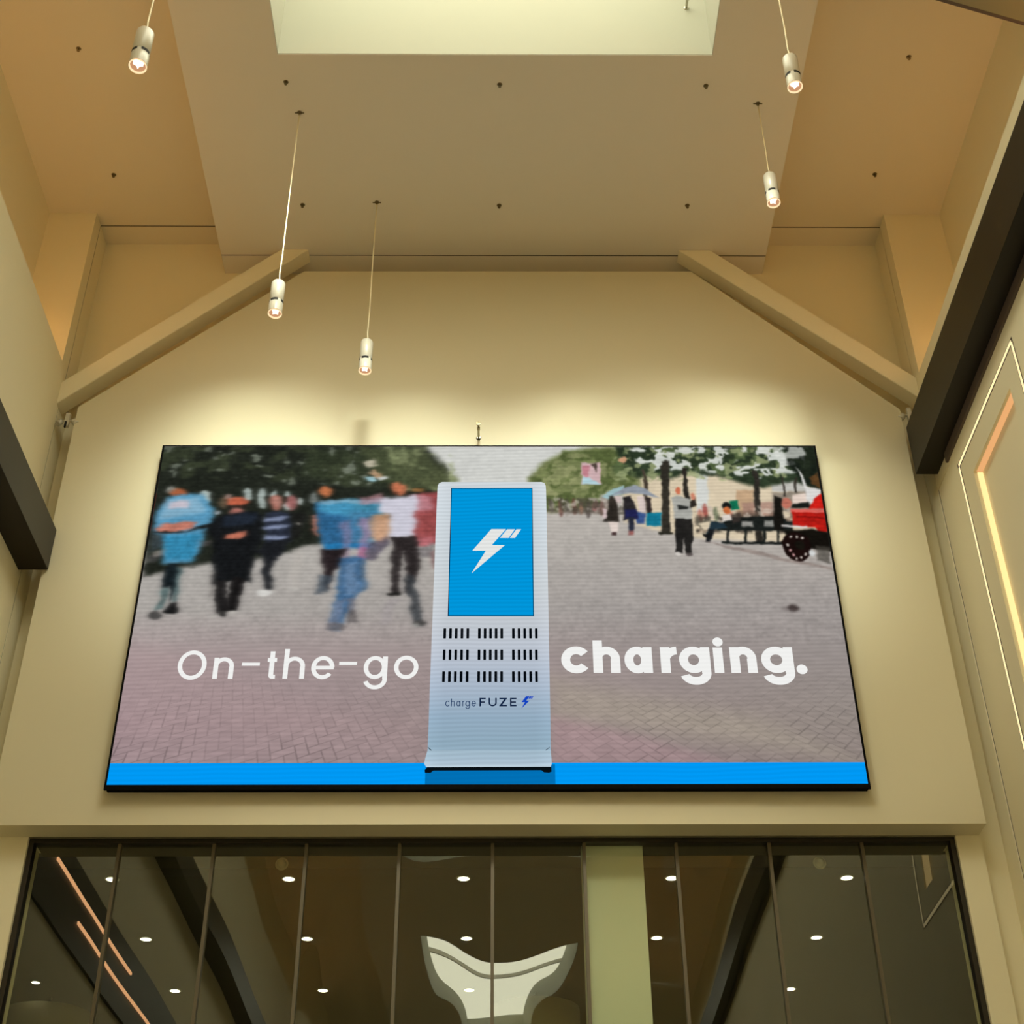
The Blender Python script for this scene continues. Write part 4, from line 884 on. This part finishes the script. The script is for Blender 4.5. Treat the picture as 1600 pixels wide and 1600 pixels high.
bm = bmesh.new(); lathe(bm, [(0.0, 0.128), (0.007, 0.13), (0.007, 0.165), (0.016, 0.17), (0.018, 0.182), (0.0, 0.184)], axis='Y', seg=16); obj('deflector', bm, STEEL, t)

# sprinkler in the skylight well
t = thing('well_sprinkler', 'small sprinkler on the skylight well wall near its right corner', 'sprinkler', (1.455, 6.877, 11.38))
bm = bmesh.new(); lathe(bm, [(0.0, 0.012), (0.02, 0.01), (0.026, 0.0)], axis='Y', seg=16); obj('escutcheon', bm, CHROME, t)
bm = bmesh.new(); lathe(bm, [(0.010, 0.0), (0.010, 0.08), (0.02, 0.085), (0.02, 0.10), (0.0, 0.10)], axis='Y', seg=14); obj('pipe', bm, CHROME, t)

# ------------------------------------------------------------------ little twin-head fixtures in the side grooves
def twin(label, x, y, z, s):
    t = thing('wall_spotlight', label, 'spotlight', (x, y, z), 'cream twin-head fixtures below the braces'); t.scale = (1.1, 1.1, 1.1)
    bm = boxes((-0.016 * 1, 0.016, -0.014, 0.014, -0.05, 0.07), bevel=0.003); obj('bracket', bm, WHITE, t)
    bm = bmesh.new(); tube(bm, [(-0.05 * s, 0, 0.0), (0.035 * s, 0, 0.008)], 0.008); obj('arm', bm, WHITE, t)
    for nm, c, d, r, l in (('lamp_head', (0.05 * s, -0.01, 0.0), (0.55 * s, -0.25, -0.75), 0.026, 0.07), ('lamp_head', (-0.035 * s, -0.01, -0.005), (-0.35 * s, -0.4, -0.8), 0.02, 0.05)):
        bm = bmesh.new(); lathe(bm, [(0.0, 0.0), (r * 0.6, 0.0), (r, l * 0.25), (r, l), (r * 0.85, l), (r * 0.8, l * 0.8), (0, l * 0.8)], seg=20)
        q = Vector(d).normalized().to_track_quat('Z', 'Y').to_matrix().to_4x4()
        bm.transform(Matrix.Translation(c) @ q); obj(nm, bm, WHITE, t, True)
    bm = boxes((-0.006, 0.006, -0.03, -0.02, -0.075, -0.02)); obj('cable_clip', bm, SLOT, t)
twin('cream twin-head fixture in the left groove, just under the brace foot', -3.41, 8.95, 8.94, 1)
twin('cream twin-head fixture in the right groove, half hidden by the dark beam', 3.275, 8.95, 9.0, -1)

# ------------------------------------------------------------------ store ceiling
COLN = ['left end of the grid', 'second from the left end', 'middle of the grid', 'just right of the pale column', 'right end of the grid']
ROWN = ['row nearest the glass', 'middle row', 'back row']
for i, x in enumerate((-2.635, -1.432, -0.24, 1.185, 2.385)):
    for j, y in enumerate((9.545, 10.72, 11.93)):
        t = thing('downlight', 'round white store ceiling downlight, %s, %s' % (COLN[i], ROWN[j]), 'downlight', (x, y, 5.40), 'round downlights in the store ceiling')
        bm = bmesh.new(); lathe(bm, [(0.040, -0.004), (0.050, -0.004), (0.052, 0.0)], seg=24); obj('ring', bm, PLASTIC, t)
        bm = bmesh.new(); lathe(bm, [(0.0, -0.002), (0.041, -0.003)], seg=24); obj('lens', bm, DOWN, t)
for (x, y, lab) in ((-3.53, 10.52, 'small downlight behind the far left pane, nearest the glass'), (-3.71, 11.71, 'small downlight behind the far left pane, in the middle'), (-3.71, 12.48, 'small downlight behind the far left pane, above the drum lamp')):
    t = thing('downlight', lab, 'downlight', (x, y, 5.40), 'small downlights in the far left bay of the store')
    bm = bmesh.new(); lathe(bm, [(0.032, -0.004), (0.042, -0.004), (0.044, 0.0)], seg=24); obj('ring', bm, PLASTIC, t)
    bm = bmesh.new(); lathe(bm, [(0.0, -0.002), (0.033, -0.003)], seg=24); obj('lens', bm, DOWN, t)
for x, lab in ((-1.46, 'white smoke detector on the dark header, left half of the storefront'), (2.17, 'white smoke detector on the dark header, right half of the storefront')):
    t = thing('smoke_detector', lab, 'smoke detector', (x, 9.33, 5.43), 'smoke detectors on the store header')
    bm = bmesh.new(); lathe(bm, [(0.0, 0.035), (0.02, 0.033), (0.03, 0.02), (0.032, 0.0)], axis='Y', seg=20); bm.transform(Matrix.Translation((0, 0.032, 0))); obj('body', bm, PLASTIC, t, True)
    bm = bmesh.new(); lathe(bm, [(0.0, 0.0), (0.045, 0.0), (0.045, -0.0)], axis='Y', seg=20); bm.transform(Matrix.Translation((0, 0.031, 0))); obj('base_ring', bm, PLASTIC, t)
DRUM = mat('drum_shade_fabric', (0.42, 0.37, 0.22), 0.7)
for x, y, lab in ((0.30, 12.0, 'beige drum pendant in the store, low beside the column'), (-3.68, 12.1, 'beige drum pendant in the store, bottom left corner')):
    t = thing('drum_pendant', lab, 'pendant lamp', (x, y, 4.95), 'beige drum pendants inside the store')
    bm = bmesh.new(); lathe(bm, [(0.34, 0.0), (0.36, 0.0), (0.36, 0.31), (0.35, 0.315), (0.0, 0.33)], seg=40); obj('drum_shade', bm, DRUM, t, True)
    bm = bmesh.new(); tube(bm, [(0, 0, 0.32), (0, 0, 0.45)], 0.006); obj('cord', bm, SLOT, t)
    bm = bmesh.new(); lathe(bm, [(0.0, 0.02), (0.33, 0.02)], seg=40); obj('diffuser', bm, emit('drum_diffuser', (1, 0.85, 0.55), 1.0), t)
